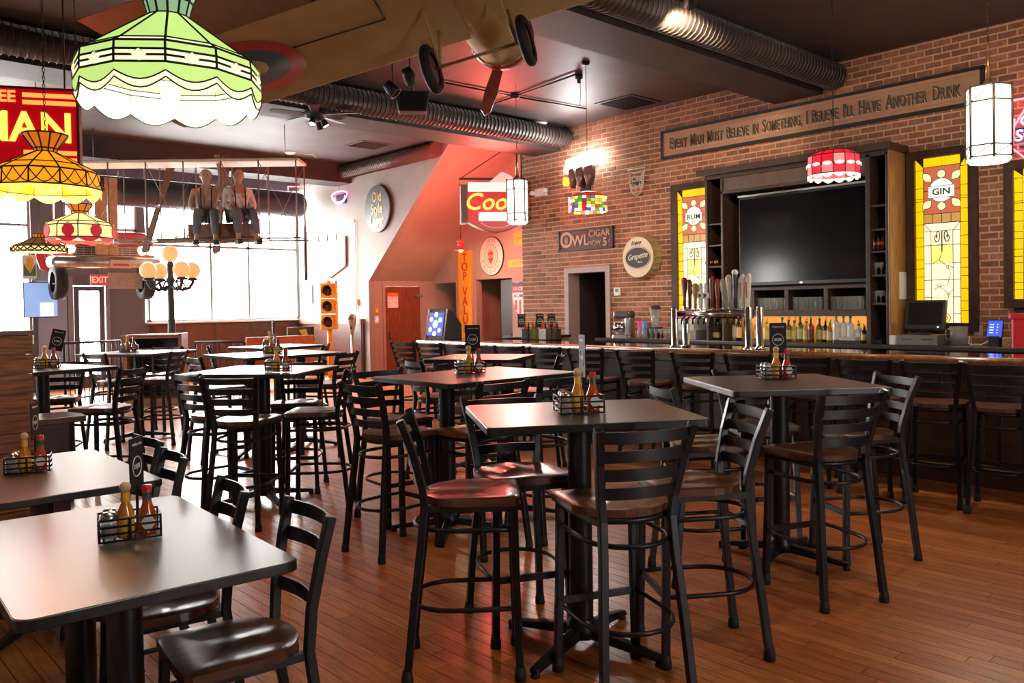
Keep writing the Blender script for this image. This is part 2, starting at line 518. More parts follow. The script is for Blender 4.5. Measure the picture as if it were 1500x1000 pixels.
# ------------------------------------------------------------------ street front wall with its windows
GREYW = mat('grey_green_paint', (.095, .105, .115), .7, noise=.06)
BLUEP = mat('blue_grey_panel', (.20, .27, .38), .55)
mb = MB()
mb.bb(-2.6, 2.6, YF, YF+.2, 0, 4.8)          # far left, out of view
mb.bb(2.6, 4.02, YF, YF+.2, 0, .95)
mb.bb(4.02, 4.62, YF, YF+.2, 0, 4.8)
mb.bb(4.62, 4.74, YF, YF+.2, 0, 3.25)
mb.bb(5.36, 6.17, YF, YF+.2, 0, 3.25)
mb.bb(4.74, 5.36, YF, YF+.2, 2.12, 3.25)
mb.bb(6.17, XW, YF, YF+.2, 0, 1.3)
mb.bb(2.6, XW, YF, YF+.2, 4.42, 4.8)
mb.bb(6.0, 6.24, YF, YF+.2, 3.25, 4.42)
struct(mb.build('wall_front', GREYW))
FR = mat('window_frame_dark', (.22, .23, .25), .5)
def window(n, x0, x1, z0, z1, vbars, hbars, w=.05):
    f = MB()
    f.bb(x0, x0+w, YF-.03, YF+.1, z0, z1); f.bb(x1-w, x1, YF-.03, YF+.1, z0, z1)
    f.bb(x0, x1, YF-.03, YF+.1, z0, z0+w); f.bb(x0, x1, YF-.03, YF+.1, z1-w, z1)
    o = struct(f.build('window_%d' % n, FR))
    for vb in vbars:
        MB().bb(vb-w/2, vb+w/2, YF-.02, YF+.08, z0, z1).build('mullion', FR, o)
    for hb in hbars:
        MB().bb(x0, x1, YF-.02, YF+.08, hb-w/2, hb+w/2).build('transom_bar', FR, o)
    xs = [x0]+list(vbars)+[x1]; zs = [z0]+list(hbars)+[z1]
    for i in range(len(xs)-1):
        for j in range(len(zs)-1):
            MB().bb(xs[i]+.02, xs[i+1]-.02, YF+.02, YF+.026, zs[j]+.02, zs[j+1]-.02).build('pane', PANE, o)
    return o
window(1, 6.22, XW-.02, 1.32, 4.4, (7.62, 8.52), (3.0,))
window(2, 2.6, 4.0, .95, 4.4, (3.3,), (3.3,))
window(3, 4.6, 6.02, 3.27, 4.4, (), ())
MB().bb(6.17, XW, YF-.16, YF-.0, 1.29, 1.33).build('window_sill', WHITE, bpy.data.objects['window_1'])
# glazed street door
d3 = struct(MB().bb(4.76, 4.86, YF-.02, YF+.04, 0, 2.1).bb(5.24, 5.34, YF-.02, YF+.04, 0, 2.1).bb(4.86, 5.24, YF-.02, YF+.04, 0, .25).bb(4.86, 5.24, YF-.02, YF+.04, 2.0, 2.1).build('door_3', mat('street_door_dark', (.05, .055, .07), .4)))
MB().bb(4.86, 5.24, YF, YF+.006, .25, 2.0).build('pane', PANE, d3)
MB().tube([(5.22, YF-.03, .9), (5.22, YF-.08, .95), (5.22, YF-.08, 1.25), (5.22, YF-.03, 1.3)], .012, 6).build('door_pull', CHROME, d3)
struct(MB().bb(4.1, 4.62, YF-.06, YF, 0, 2.2).build('trim_6', BLUEP))
struct(MB().bb(5.36, 5.44, YF-.05, YF, 0, 2.3).bb(4.64, 4.74, YF-.05, YF, 0, 2.3).build('trim_7', mat('light_jamb', (.16, .18, .21), .5)))
# street and pavement outside
struct(MB().bb(-14, 30, 18.72, 45, -.3, -.12).build('ground', mat('pale_pavement', (.5, .5, .5), .9, noise=.1)))
# wainscot below the window and along the stair wall
WN = mat('wainscot_wood', (.085, .03, .02), .4, noise=.35, nscale=5, stretch=(1, 1, 10))
mb = MB(); mb.bb(6.25, XW-.03, YF-.05, YF-.001, 0, 1.28)
wn = struct(mb.build('trim_8', mat('wainscot_stile', (.045, .03, .028), .4)))
xs = [6.3, 6.95, 7.65, 8.5, 9.1, 9.72]
for i in range(5):
    for j in range(7):
        MB().bb(xs[i]+.04, xs[i+1]-.04, YF-.062, YF-.045, .08+j*.168, .08+j*.168+.16).build('plank', WN, wn)
mb = MB(); mb.bb(XW-.05, XW-.001, 15.55, YF-.05, 0, 1.2)
wn2 = struct(mb.build('trim_9', mat('wainscot_stile', (.045, .03, .028), .4)))
MB().bb(XW-.09, XW-.001, 15.55, YF-.06, 1.2, 1.32).build('cap_rail', mat('cap_rail_wood', (.16, .1, .08), .4, noise=.2), wn2)
for j in range(7):
    MB().bb(XW-.062, XW-.045, 15.6, YF-.1, .06+j*.162, .06+j*.162+.154).build('plank', WN, wn2)
# the unseen sides of the room
struct(MB().bb(-2.75, -2.6, -4, 12.1, 0, 4.8).bb(-2.75, -2.6, 13.1, 18.7, 0, 4.8).bb(-2.75, -2.6, 12.1, 13.1, 0, .9).bb(-2.75, -2.6, 12.1, 13.1, 2.7, 4.8).build('wall_left', PLASTER))
o = struct(MB().bb(-2.7, -2.58, 12.1, 12.15, .9, 2.7).bb(-2.7, -2.58, 13.05, 13.1, .9, 2.7).bb(-2.7, -2.58, 12.1, 13.1, .9, .95).bb(-2.7, -2.58, 12.1, 13.1, 2.65, 2.7).build('window_8', FR))
MB().bb(-2.66, -2.65, 12.15, 13.05, .95, 2.65).build('pane', PANE, o)
struct(MB().bb(-2.75, 2.9, -4.15, -4, 0, 4.8).bb(3.5, 13, -4.15, -4, 0, 4.8).bb(2.9, 3.5, -4.15, -4, 0, 1.0).bb(2.9, 3.5, -4.15, -4, 2.7, 4.8).build('wall_back', PLASTER))
o = struct(MB().bb(2.9, 2.95, -4.1, -3.98, 1, 2.7).bb(3.45, 3.5, -4.1, -3.98, 1, 2.7).bb(2.9, 3.5, -4.1, -3.98, 1, 1.05).bb(2.9, 3.5, -4.1, -3.98, 2.65, 2.7).build('window_7', FR))  # unseen window added behind the view to light the near chair backs
MB().bb(2.95, 3.45, -4.06, -4.05, 1.05, 2.65).build('pane', PANE, o)
t = thing('ceiling_pipe', 'reddish pipe along the ceiling at the upper left corner', 'pipe')
pa, pb = atZ(-60, 38, 4.36), atZ(112, 62, 4.36)
MB().tube([pa, pb], .03, 8).build('pipe_run', mat('red_reflection_pipe', (.22, .05, .03), .4), t)  # red reflected light is put into the conduit's colour
for f_ in (.35, .95):
    q = pa.lerp(pb, f_); MB().tube([q, (q.x, q.y, 4.44)], .01, 6).build('pipe_hanger', STEEL, t)
# ------------------------------------------------------------------ stools and chairs (local: faces +y, seat centre over the origin)
def seat_mesh(z, hw=.205, yf=.21, yb=-.2):
    """flat-fronted, round-backed saddle seat with two scoops"""
    out = []
    out += [(-hw+.0, yf-.02), (-hw+.02, yf), (0, yf+.006), (hw-.02, yf), (hw, yf-.02)]
    for i in range(13):
        a = PI*i/12
        out.append((hw*cos(a), -.02-(abs(yb)-.02)*sin(a)))
    mb = MB(); n = len(out); rings = [1., .93, .7, .45, .2]
    def zz(x, y, s):
        sc = .016*math.exp(-((abs(x)-.085)/.06)**2)*max(0, min(1, (.2-y)/.12))
        return z - (sc if s < .95 else .006)
    vs = [(x, y, z-.036) for x, y in out]
    for s in rings:
        vs += [(x*s, y*s, zz(x*s, y*s, s)) for x, y in out]
    vs.append((0, 0, z-.004))
    mb.add(vs[:2*n], [tuple(range(n))[::-1]]+[(i, (i+1) % n, n+(i+1) % n, n+i) for i in range(n)], False)
    fs = []
    for r in range(1, len(rings)):
        fs += [(r*n+i, r*n+(i+1) % n, (r+1)*n+(i+1) % n, (r+1)*n+i) for i in range(n)]
    e = len(rings)*n
    fs += [(e+i, e+(i+1) % n, e+n) for i in range(n)]
    mb.add(vs, fs, True)
    mb.nomerge = True
    return mb

def make_chair(kind):
    bar = kind == 'bar'
    S = .765 if bar else .455; Tz = 1.09 if bar else .86
    t = thing('bar_stool' if bar else 'dining_chair', '', 'stool' if bar else 'chair')
    sm = seat_mesh(S).build('seat', SEAT, t)
    legs = []
    for s in (-1, 1):
        if bar:
            p = [(s*.19, -.265, .02), (s*.175, -.235, .3), (s*.155, -.2, .58), (s*.15, -.185, .72), (s*.158, -.19, .8), (s*.178, -.225, .95), (s*.198, -.268, 1.075), (s*.2, -.275, 1.09)]
            f = [(s*.185, .2, .02), (s*.175, .19, .4), (s*.17, .185, .735)]
        else:
            p = [(s*.185, -.25, .02), (s*.17, -.21, .25), (s*.165, -.19, .42), (s*.17, -.2, .56), (s*.182, -.235, .74), (s*.19, -.262, .85), (s*.19, -.265, .86)]
            f = [(s*.185, .2, .02), (s*.175, .185, .43)]
        for path in (p, f):
            o = MB().tube(path, .0165, sq=True, up=(1, 0, 0), ry=.0165).build('leg', BLACK, t, bevel=.004)
            q = path[0]
            MB().lathe([(.001, 0), (.026, 0), (.025, .03), (.02, .055), (.018, .06)], 10, T3(q[0], q[1], 0)).build('foot_cap', RUBBER, o)
    def uring(z, name, hw=.19, yc=-.07, front=False):
        path = [(-hw+.01, .2, z)]+[(-hw, y, z) for y in (.1, .0, yc)]
        path += [(-hw*cos(PI*i/10), yc-hw*1.02*sin(PI*i/10), z) for i in range(1, 10)]
        path += [(hw, y, z) for y in (yc, .0, .1)]+[(hw-.01, .2, z)]
        mb = MB().tube(path, .011, 6, ry=.008)
        if front:
            mb.bb(-.175, .175, .183, .2, z-.015, z+.015)
        mb.build(name, BLACK, t)
    mb = MB()
    mb.bb(-.17, .17, .172, .2, S-.066, S-.034)
    for s in (-1, 1):
        mb.tube([(s*.172, .19, S-.05), (s*.155, -.19, S-.05)], .013, sq=True)
    mb.tube([(.15*cos(PI*i/8), -.1-.09*sin(PI*i/8), S-.05) for i in range(9)], .014, 6)
    mb.build('seat_frame', BLACK, t)
    if bar:
        uring(.30, 'foot_ring', .19, -.07, True); uring(.625, 'seat_ring', .175, -.06)
        sl = [1.052, .978, .904, .83]; hh = .0225
    else:
        uring(.19, 'foot_ring', .182, -.06, False)
        sl = [.825, .735, .56]; hh = .025
    for zc in sl:
        fr = (zc-S)/(Tz-S)
        hw = (.150+.05*fr) if bar else (.166+.024*fr)
        yb = -(.187+.085*fr**1.15)
        path = [(hw*u, yb-.035*(1-u*u), zc) for u in (-1, -.75, -.5, -.25, 0, .25, .5, .75, 1)]
        sb_ = MB(); sb_.nomerge = True
        for (a1, b1), (a2, b2) in (((1, -1), (1, 1)), ((1, 1), (-1, 1)), ((-1, 1), (-1, -1)), ((-1, -1), (1, -1))):
            vs = []
            for (x, y, z) in path:
                vs += [(x, y+.0045*a1, z+hh*b1), (x, y+.0045*a2, z+hh*b2)]
            sb_.add(vs, [(2*i, 2*i+1, 2*i+3, 2*i+2) for i in range(len(path)-1)], True)
        sb_.build('slat', BLACK, t)
    return t
bar0 = make_chair('bar'); low0 = make_chair('low')
used = {}
def place(proto, c, facing, label, group, back=True):
    """c is the middle of the back's top; facing in degrees"""
    a = math.radians(facing); off = .26 if proto is bar0 else .25
    o = proto if proto not in used else copy_tree(proto)
    used[proto] = 1
    o.location = (c[0]+cos(a)*off, c[1]+sin(a)*off, 0); o.rotation_euler = (0, 0, a-PI/2)
    o['label'] = label; o['group'] = group
    return o
G = 'ladder-back bar stools at the high tables'
B = 'black ladder-back bar stool '
for c, f, l in [
    ((2.06, 2.94), -40, 'on the left of the nearest high table, seat catching red light'),
    ((2.465, 1.967), 67, 'nearest us, back turned, at the front high table'),
    ((3.298, 2.05), 146, 'between the two front high tables, facing left'),
    ((3.76, 2.88), -32, 'left of the high table nearest the bar, facing right'),
    ((4.06, 1.923), 68, 'back to us, at the high table nearest the bar'),
    ((5.154, 2.167), 148, 'on the right of the high table nearest the bar'),
    ((4.98, 3.12), 232, 'beyond the high table nearest the bar'),
    ((2.80, 3.16), 245, 'facing us across the front high table'),
    ((2.754, 4.431), 4, 'at the left end of the long middle high table'),
    ((3.412, 3.83), 90, 'near side of the long middle table, left one'),
    ((3.9, 3.80), 88, 'near side of the long middle table, right one'),
    ((4.264, 5.988), -14, 'seen edge-on left of the small high table near the bar'),
    ((4.3, 5.42), 262, 'far side of the long middle table, right one'),
    ((3.45, 5.3), 265, 'far side of the long middle table, left one'),
    ((5.52, 5.4), 128, 'right of the small high table near the bar'),
    ((2.43, 5.62), 42, 'back to us, at the bright square table left of centre'),
    ((2.36, 6.22), 8, 'left of the bright square table left of centre'),
    ((3.42, 5.66), 140, 'right of the bright square table left of centre'),
    ((3.58, 6.72), 232, 'beyond the bright square table left of centre'),
    ((4.63, 7.70), 118, 'at the right corner of the long far table'),
    ((5.45, 9.6), 140, 'seen edge-on right of the farthest high table'),
    ((4.45, 10.9), -25, 'seen edge-on left of the farthest high table'),
    ((3.28, 8.45), 0, 'at the left end of the long far table'),
    ((2.32, 7.30), 132, 'right of the table behind the plank divider'),
    ((2.2, 8.95), 242, 'beyond the table behind the plank divider'),
    ((2.806, 10.121), 18, 'at the near left of the table by the host stand'),
    ((3.66, 9.86), 132, 'right of the table by the host stand'),
    ((3.95, 11.05), 222, 'on the far side of the table by the host stand'),
]:
    place(bar0, c, f, B+l, G)
G2 = 'bar stools lined up along the bar'
bx = [(572, 607, 500), (610, 645, 501), (648, 690, 502.5), (722, 769, 507), (775, 820, 509), (832, 882, 510), (902, 958, 512), (985, 1043, 514), (1063, 1127, 516), (1145, 1211, 519), (1229, 1301, 524), (1325, 1402, 530), (1420, 1500, 534)]
for i, (x0, x1, y) in enumerate(bx):
    q = atX((x0+x1)/2, y, 6.44)
    place(bar0, (q.x, q.y), random.uniform(10, 20), B+'drawn up to the bar, %s from the far end' % ORD[i], G2)
for c, f, l in [((1.40, 2.63), 173, 'black ladder-back dining chair with wooden seat, nearest us at the near low table'),
                ((1.372, 3.20), 170, 'black ladder-back dining chair at the far end of the near low table'),
                ((1.475, 4.116), 174, 'black ladder-back dining chair at the near end of the second low table'),
                ((1.551, 4.70), 180, 'black ladder-back dining chair at the far end of the second low table')]:
    place(low0, c, f, l, 'low dining chairs')

# ------------------------------------------------------------------ tables
def rrect(w, d, r, n=5):
    pts = []
    for cx, cy, a0 in ((w/2-r, d/2-r, 0), (-w/2+r, d/2-r, PI/2), (-w/2+r, -d/2+r, PI), (w/2-r, -d/2+r, 1.5*PI)):
        pts += [(cx+r*cos(a0+PI/2*i/n), cy+r*sin(a0+PI/2*i/n)) for i in range(n+1)]
    return pts
def table(name, label, c, ang, w, d, h, columns=((0, 0),), rad=.03, group=None):
    t = thing(name, label, 'table', (c[0], c[1], 0), math.radians(ang), group)
    MB().prism(rrect(w, d, rad), h-.034, h-.002).build('edge_band', TEDGE, t, bevel=.003)
    MB().prism(rrect(w-.012, d-.012, rad), h-.012, h).build('table_top', TOP, t)
    for cx, cy in columns:
        o = MB().lathe([(.054, .06), (.054, h-.05)], 18, T3(cx, cy, 0)).build('column', BLACK, t)
        MB().bb(cx-.2, cx+.2, cy-.2, cy+.2, h-.05, h-.034).build('top_plate', BLACK, o)
        b = MB().lathe([(.001, .05), (.075, .05), (.07, .1), (.056, .13)], 14, T3(cx, cy, 0)).build('base', BLACK, t)
        for k_ in range(4):
            M_ = T3(cx, cy, 0) @ RZ(PI/4+k_*PI/2)
            lg = MB(); lg.add([(.05, -.032, .05), (.05, .032, .05), (.05, .024, .1), (.05, -.024, .1), (.40, -.024, .018), (.40, .024, .018), (.40, .018, .042), (.40, -.018, .042)],
                              [(0, 1, 2, 3), (4, 7, 6, 5), (0, 4, 5, 1), (1, 5, 6, 2), (2, 6, 7, 3), (3, 7, 4, 0)], M=M_)
            o2 = lg.build('base_leg', BLACK, t, bevel=.006)
            MB().lathe([(.001, 0), (.022, 0), (.018, .02)], 8, M_ @ T3(.385, 0, 0)).build('glide', RUBBER, o2)
    return t
GT = 'dark laminate high tables'
table('high_table', 'nearest square black high table, its left end reflecting red light', (2.734, 2.564), -32.5, .945, .785, 1.067, group=GT)
table('high_table', 'square black high table on the right, closest to the bar stools', (4.53, 2.594), -37, .905, .95, 1.067, group=GT)
table('high_table', 'long dark high table in the middle of the room', (3.78, 4.525), 0, 1.19, .9, 1.067, ((-.28, 0), (.28, 0)), group=GT)
table('high_table', 'small square dark high table near the far bar stools', (5.13, 6.08), 30, .86, .86, 1.067, group=GT)
table('high_table', 'square high table left of centre shining white with window light', (3.02, 6.33), 37, .93, .95, 1.067, group=GT)
table('high_table', 'long high table behind the bright square one, caddy at its middle', (4.23, 8.55), 0, 1.2, 1.06, 1.067, ((-.3, 0), (.3, 0)), group=GT)
table('high_table', 'farthest bright high table in front of the wainscot', (5.12, 10.3), 10, 1.0, .8, 1.067, group=GT)
table('high_table', 'high table half hidden behind the plank divider on the left', (1.85, 8.23), 16, .9, .9, 1.067, group=GT)
table('high_table', 'far left high table standing before the host stand', (3.4, 10.5), 35, .98, .98, 1.067, group=GT)
GL = 'low dining tables'
table('dining_table', 'nearest low dining table with rounded corners at the lower left', (.90, 3.06), -3, .80, 1.27, .75, ((-.05, -.3), (-.05, .33)), .05, GL)
table('dining_table', 'second low dining table behind the nearest one', (1.02, 4.66), -1, .82, 1.22, .75, ((0, -.06),), .05, GL)

# ------------------------------------------------------------------ condiment caddies and what stands in them
PAPER = mat('white_label', (.75, .72, .65), .5)
HOT_Y = mat('yellow_label', (.85, .45, .03), .45)
SAUCE = mat('red_sauce', (.5, .05, .01), .15, coat=.5)
SAUCE2 = mat('orange_sauce', (.65, .2, .02), .15, coat=.5)
GREENF = mat('green_foil', (.01, .1, .05), .3)
REDCAP = mat('red_cap', (.55, .02, .02), .35)
WOODCAP = mat('beech_cap', (.62, .42, .22), .5)
CARD = mat('black_card', (.012, .011, .011), .65, spec=.3)
def make_caddy():
    t = thing('condiment_caddy', '', 'caddy')
    W, D = .2, .13
    mb = MB(); mb.tube([(-W/2, -D/2, .006), (W/2, -D/2, .006), (W/2, D/2, .006), (-W/2, D/2, .006)], .004, 5, True)
    for i in range(6):
        x_ = -W/2+W*(i+.5)/6; mb.tube([(x_, -D/2, .006), (x_, D/2, .006)], .003, 4)
    mb.build('base_grid', BLACK, t)
    for z in (.03, .055, .08):
        MB().tube([(-W/2, -D/2, z), (W/2, -D/2, z), (W/2, D/2, z), (-W/2, D/2, z)], .0042, 5, True).build('rail', BLACK, t)
    for sx in (-1, 0, 1):
        for sy in (-1, 1):
            MB().tube([(sx*W/2*.98, sy*D/2, .004), (sx*W/2*.98, sy*D/2, .084)], .0042, 5).build('upright', BLACK, t)
    return t
def make_hot():
    t = thing('hot_sauce_bottle', '', 'bottle')
    MB().lathe([(.001, 0), (.023, 0), (.024, .01), (.024, .07), (.012, .098), (.0115, .125), (.001, .125)], 12).build('glass_body', SAUCE2, t)
    MB().lathe([(.0245, .018), (.0245, .064)], 12).build('label_band', HOT_Y, t)
    MB().lathe([(.0125, .1), (.013, .127)], 10).build('neck_label', HOT_Y, t)
    MB().ball((0, 0, .141), .0165, 10).build('wooden_cap', WOODCAP, t)
    return t
def make_red():
    t = thing('pepper_sauce_bottle', '', 'bottle')
    MB().lathe([(.001, 0), (.024, 0), (.025, .012), (.025, .06), (.014, .088), (.011, .12), (.001, .12)], 12).build('glass_body', SAUCE, t)
    d = MB().prism([(0, .03), (.022, 0), (0, -.03), (-.022, 0)], 0, .002, T3(0, -.026, .038) @ RX(PI/2)).build('diamond_label', PAPER, t)
    MB().lathe([(.0135, .09), (.0125, .122)], 10).build('neck_foil', GREENF, t)
    MB().lathe([(.014, .12), (.014, .14), (.001, .141)], 10).build('cap', REDCAP, t)
    return t
def make_shaker(fill):
    t = thing('shaker', '', 'shaker')
    MB().lathe([(.001, 0), (.026, 0), (.029, .012), (.028, .06), (.024, .07)], 12).build('glass_jar', CLEAR, t)
    MB().lathe([(.001, .006), (.022, .006), (.023, .035), (.001, .036)], 10).build('contents', fill, t)
    MB().lathe([(.026, .066), (.027, .08), (.02, .092), (.001, .096)], 12).build('metal_lid', STEEL, t)
    return t
def make_card():
    t = thing('menu_card', '', 'menu card')
    MB().lathe([(.001, 0), (.03, 0), (.03, .012), (.006, .02), (.005, .17)], 10).build('clip_stand', BLACK, t)
    s = MB().bb(-.055, .055, -.002, .002, .15, .34).build('card', CARD, t)
    for fy, rx in ((-.0025, PI/2), (.0025, -PI/2)):
        M_ = frame((0, fy, .235), (1, 0, 0) if fy < 0 else (-1, 0, 0), (0, 0, 1))
        mb = MB(); mb.tube([(.036*cos(2*PI*i/20), .036*sin(2*PI*i/20), 0) for i in range(20)], .0018, 4, True, M_)
        mb.build('round_emblem', WHITE, s)
        text('21|55', .022, WHITE, M_, s, 'emblem_print', .0005, bold=.02)
        text('Wildman Pub', .014, WHITE, frame((0, fy, .315), (1, 0, 0) if fy < 0 else (-1, 0, 0), (0, 0, 1)), s, 'heading_print', .0005, shear=.3)
    return t
cad0, hot0, red0, card0 = make_caddy(), make_hot(), make_red(), make_card()
sh0 = make_shaker(mat('pepper_flakes', (.35, .1, .03), .8, noise=.5, nscale=200)); sh1 = make_shaker(mat('grated_cheese', (.7, .6, .35), .8, noise=.1, nscale=200))
def put(proto, loc, rz, label, group, tilt=None):
    o = proto if proto not in used else copy_tree(proto)
    used[proto] = 1
    o.location = loc; o.rotation_euler = (tilt[0] if tilt else 0, tilt[1] if tilt else 0, rz)
    o['label'] = label; o['group'] = group
    if proto in (hot0, red0):
        o.scale = (1.18, 1.18, 1.25)
    return o
sets = [   # table words, location, z, turn, card turn (None = no card)
    ('on the nearest high table', (2.70, 2.53), 1.067, -.55, 1.0),
    ('on the high table closest to the bar', (4.68, 2.70), 1.067, -.62, -.62),
    ('on the long middle high table', (3.79, 4.62), 1.067, -.5, -.6),
    ('on the bright square table left of centre', (2.98, 5.98), 1.067, -.5, None),
    ('on the long far table', (4.10, 8.35), 1.067, -.5, None),
    ('on the farthest high table', (4.98, 10.2), 1.067, -.4, -1.9),
    ('on the table behind the plank divider', (1.87, 8.16), 1.067, -.35, -.4),
    ('on the table by the host stand', (3.33, 10.6), 1.067, -.4, None),
    ('on the nearest low table', (.96, 3.10), .75, -.25, .85),
    ('on the second low table', (.995, 4.76), .75, -.3, 1.05),
]
for words, (x, y), z, a, ca in sets:
    def P(u, v):
        return (x+cos(a)*u-sin(a)*v, y+sin(a)*u+cos(a)*v, z+.008)
    put(cad0, (x, y, z), a, 'black wire condiment caddy '+words, 'condiment caddies')
    low = z < 1
    put(hot0, P(-.012, -.03), a, 'hot sauce bottle with round wooden cap '+words, 'hot sauce bottles')
    put(red0, P(.058, -.028), a, 'red pepper sauce bottle with green neck '+words, 'pepper sauce bottles')
    put(sh0, P(-.066, -.028), a, 'glass shaker of red pepper flakes '+words, 'glass shakers')
    put(sh1, P(-.06, .032), a, 'glass shaker of grated cheese '+words, 'glass shakers')
    if ca is not None:
        put(card0, P(.03, .035), ca, 'black menu card on a clip stand '+words, 'menu cards', (0, .22 if 'divider' in words else 0))

# ------------------------------------------------------------------ plank divider and its bench
DIVW = mat('rustic_plank', (.26, .095, .035), .5, noise=.6, nscale=4, stretch=(1.2, 1, 14), bump=.2)
t = thing('plank_divider', 'rustic wooden plank booth divider at the left edge', 'divider', (0, 6.75, 0))
MB().bb(-1.2, 1.42, .02, .1, 0, 1.40).build('core', DARKWOOD, t)
for j in range(10):
    MB().bb(-1.2, 1.44, -.012+.004*(j % 2), .02, 1.40-.14*(j+1)+.004, 1.40-.14*j-.004).build('plank', DIVW, t, bevel=.003)
    MB().bb(1.42, 1.455, -.01, .12, 1.40-.14*(j+1)+.003, 1.40-.14*j-.003).build('end_plank', DIVW, t)
MB().bb(-1.2, 1.47, -.03, .14, 1.40, 1.432).build('cap_board', mat('cap_board_wood', (.12, .05, .03), .4, noise=.3), t, bevel=.004)
t = thing('booth_bench', 'dark wooden booth bench behind the plank divider', 'bench', (0, 6.88, 0))
MB().prism([(-1.2, .0), (1.84, .0), (1.86, .2), (1.8, .44), (-1.2, .44)], .72, .765).build('bench_seat', SEAT, t, bevel=.006)
MB().prism([(.38, 0), (.44, .25), (.42, .72), (0.02, .72), (.02, 0)], -1.1, 1.72, Matrix(((0, 0, 1, 0), (1, 0, 0, 0), (0, 1, 0, 0), (0, 0, 0, 1)))).build('bench_body', DARKWOOD, t)
# ------------------------------------------------------------------ the bar
XB = 7.12
def vofY(px, py, X):
    return atX(px, py, X).y
t = thing('bar_counter', 'long dark bar counter with glossy top and wooden arm rail', 'bar', (0, 0, 0))
YB0, YB1 = -1.5, 9.85
MB().bb(XB+.25, XB+.62, YB0, YB1, 0, 1.03).bb(XB+.62, 9.6, YB1-.5, YB1, 0, 1.03).build('bar_body', DARKWOOD, t)
MB().bb(XB+.03, XB+.72, YB0, YB1+.05, 1.03, 1.07).bb(XB+.72, 9.74, YB1-.58, YB1+.05, 1.03, 1.07).build('bar_top', BARTOP, t, bevel=.006)
mb = MB(); mb.tube([(XB+.02, YB0, 1.045), (XB+.02, YB1+.02, 1.045)], .036, 12, ry=.05)
mb.build('arm_rail', mat('polished_rail_wood', (.22, .085, .035), .22, noise=.3, nscale=5, stretch=(1, 6, 6), coat=.4), t)
y = YB0
while y < YB1-.3:
    MB().bb(XB+.225, XB+.25, y+.08, y+.72, .2, .92).build('front_panel', mat('bar_panel_wood', (.05, .02, .012), .4, noise=.35, nscale=5, stretch=(1, 1, 8)), t, bevel=.008)
    h = MB().tube([(XB+.25, y+.4, .93), (XB+.2, y+.4, .94), (XB+.19, y+.4, .9), (XB+.2, y+.4, .87)], .006, 5).tube([(XB+.25, y+.4, .9), (XB+.22, y+.4, .85), (XB+.2, y+.4, .83)], .005, 5)
    h.build('bag_hook', mat('brass', (.6, .4, .15), .3, 1.), t)
    y += .76
mb = MB(); mb.tube([(XB+.1, YB0, .2), (XB+.1, YB1, .2)], .022, 8); mb.build('foot_rail', mat('old_brass', (.10, .06, .03), .4, 1.), t)

t = thing('back_counter', 'long black back counter against the brick wall', 'counter', (0, 0, 0))
YC1 = vofY(871, 494, 9.22)
MB().bb(9.3, 9.79, -1.5, YC1-.04, 0, 1.0).build('counter_body', mat('black_cooler_front', (.012, .011, .011), .4), t)
MB().bb(9.22, 9.79, -1.5, YC1, 1.0, 1.05).build('counter_top', mat('dark_stone_top', (.045, .04, .038), .25, noise=.2, nscale=40), t, bevel=.008)

# ------------------------------------------------------------------ shelving cabinet behind the bar
CABW = mat('cabinet_walnut', (.052, .027, .017), .4, noise=.3, nscale=5, stretch=(1, 1, 8))
XC = 9.34
y0, y1, y2, y3, y4, y5 = [vofY(px, 330, XC) for px in (1033, 1056, 1071, 1268, 1301, 1303)]   # falls from left to right
t = thing('back_bar_cabinet', 'tall dark wooden back bar cabinet framing the television', 'cabinet', (0, 0, 0))
def cbox(name, X0, X1, ya, yb, z0, z1, m_=CABW, par=None, bev=.003):
    return MB().bb(X0, X1, min(ya, yb), max(ya, yb), z0, z1).build(name, m_, par or t, bevel=bev)
CABIN = mat('cabinet_inside', (.022, .012, .009), .5, noise=.2)
cbox('back_panel', 9.77, 9.795, y0, y4, 1.05, 3.2, CABIN)
for a, b in ((y0, y0-.035), (y1, y1-.03), (y3+.0, y3-.05), (y4+.03, y4)):
    cbox('side_panel', XC, 9.77, a, b, 1.05, 3.2)
cbox('top_board', XC, 9.77, y0, y4, 3.17, 3.22)
cbox('crown', XC-.08, 9.79, y0+.08, y4-.05, 3.22, 3.30)
cbox('valance', XC+.02, XC+.05, y1, y3, 3.0, 3.17, mat('valance_wood', (.10, .06, .045), .45, noise=.2))
cbox('ledge', XC-.0, 9.77, y1, y3, 2.96, 3.0)
for z in (2.58, 2.30, 2.02, 1.74, 1.46):
    cbox('shelf', XC+.02, 9.77, y0-.035, y1, z-.012, z+.012)
for z in (2.61, 2.34, 2.09, 1.82, 1.5):
    cbox('shelf', XC+.02, 9.77, y3-.05, y4+.03, z-.012, z+.012)
cbox('shelf', XC, 9.77, y1-.03, y3, 1.69, 1.73)
cbox('shelf', XC, 9.77, y1-.03, y3, 1.40, 1.435)
cbox('shelf_lip', XC-.005, XC+.02, y1-.03, y3, 1.365, 1.44)
for px in (1152, 1210):
    yy = vofY(px, 440, XC); cbox('divider', XC, 9.77, yy+.025, yy-.025, 1.435, 1.69)
yy = vofY(1105, 440, XC); cbox('divider', XC, 9.77, y1-.03, yy, 1.435, 1.69)
cbox('lit_back', 9.74, 9.77, y1-.03, y3, 1.05, 1.40, mat('amber_wood_back', (.5, .25, .08), .5, noise=.2, nscale=6))
cbox('end_panel', XC-.0, 9.79, y4, y4-.02, 1.05, 3.22, mat('glow_tinted_end_panel', (.34, .17, .06), .3, noise=.3, nscale=4, stretch=(6, 6, 1)), bev=.004)  # orange glow of the stained glass is put into this panel's colour
MB().bb(9.56, 9.76, y4-.028, y4-.021, 1.55, 1.86).build('paper_notice', PAPER, t)
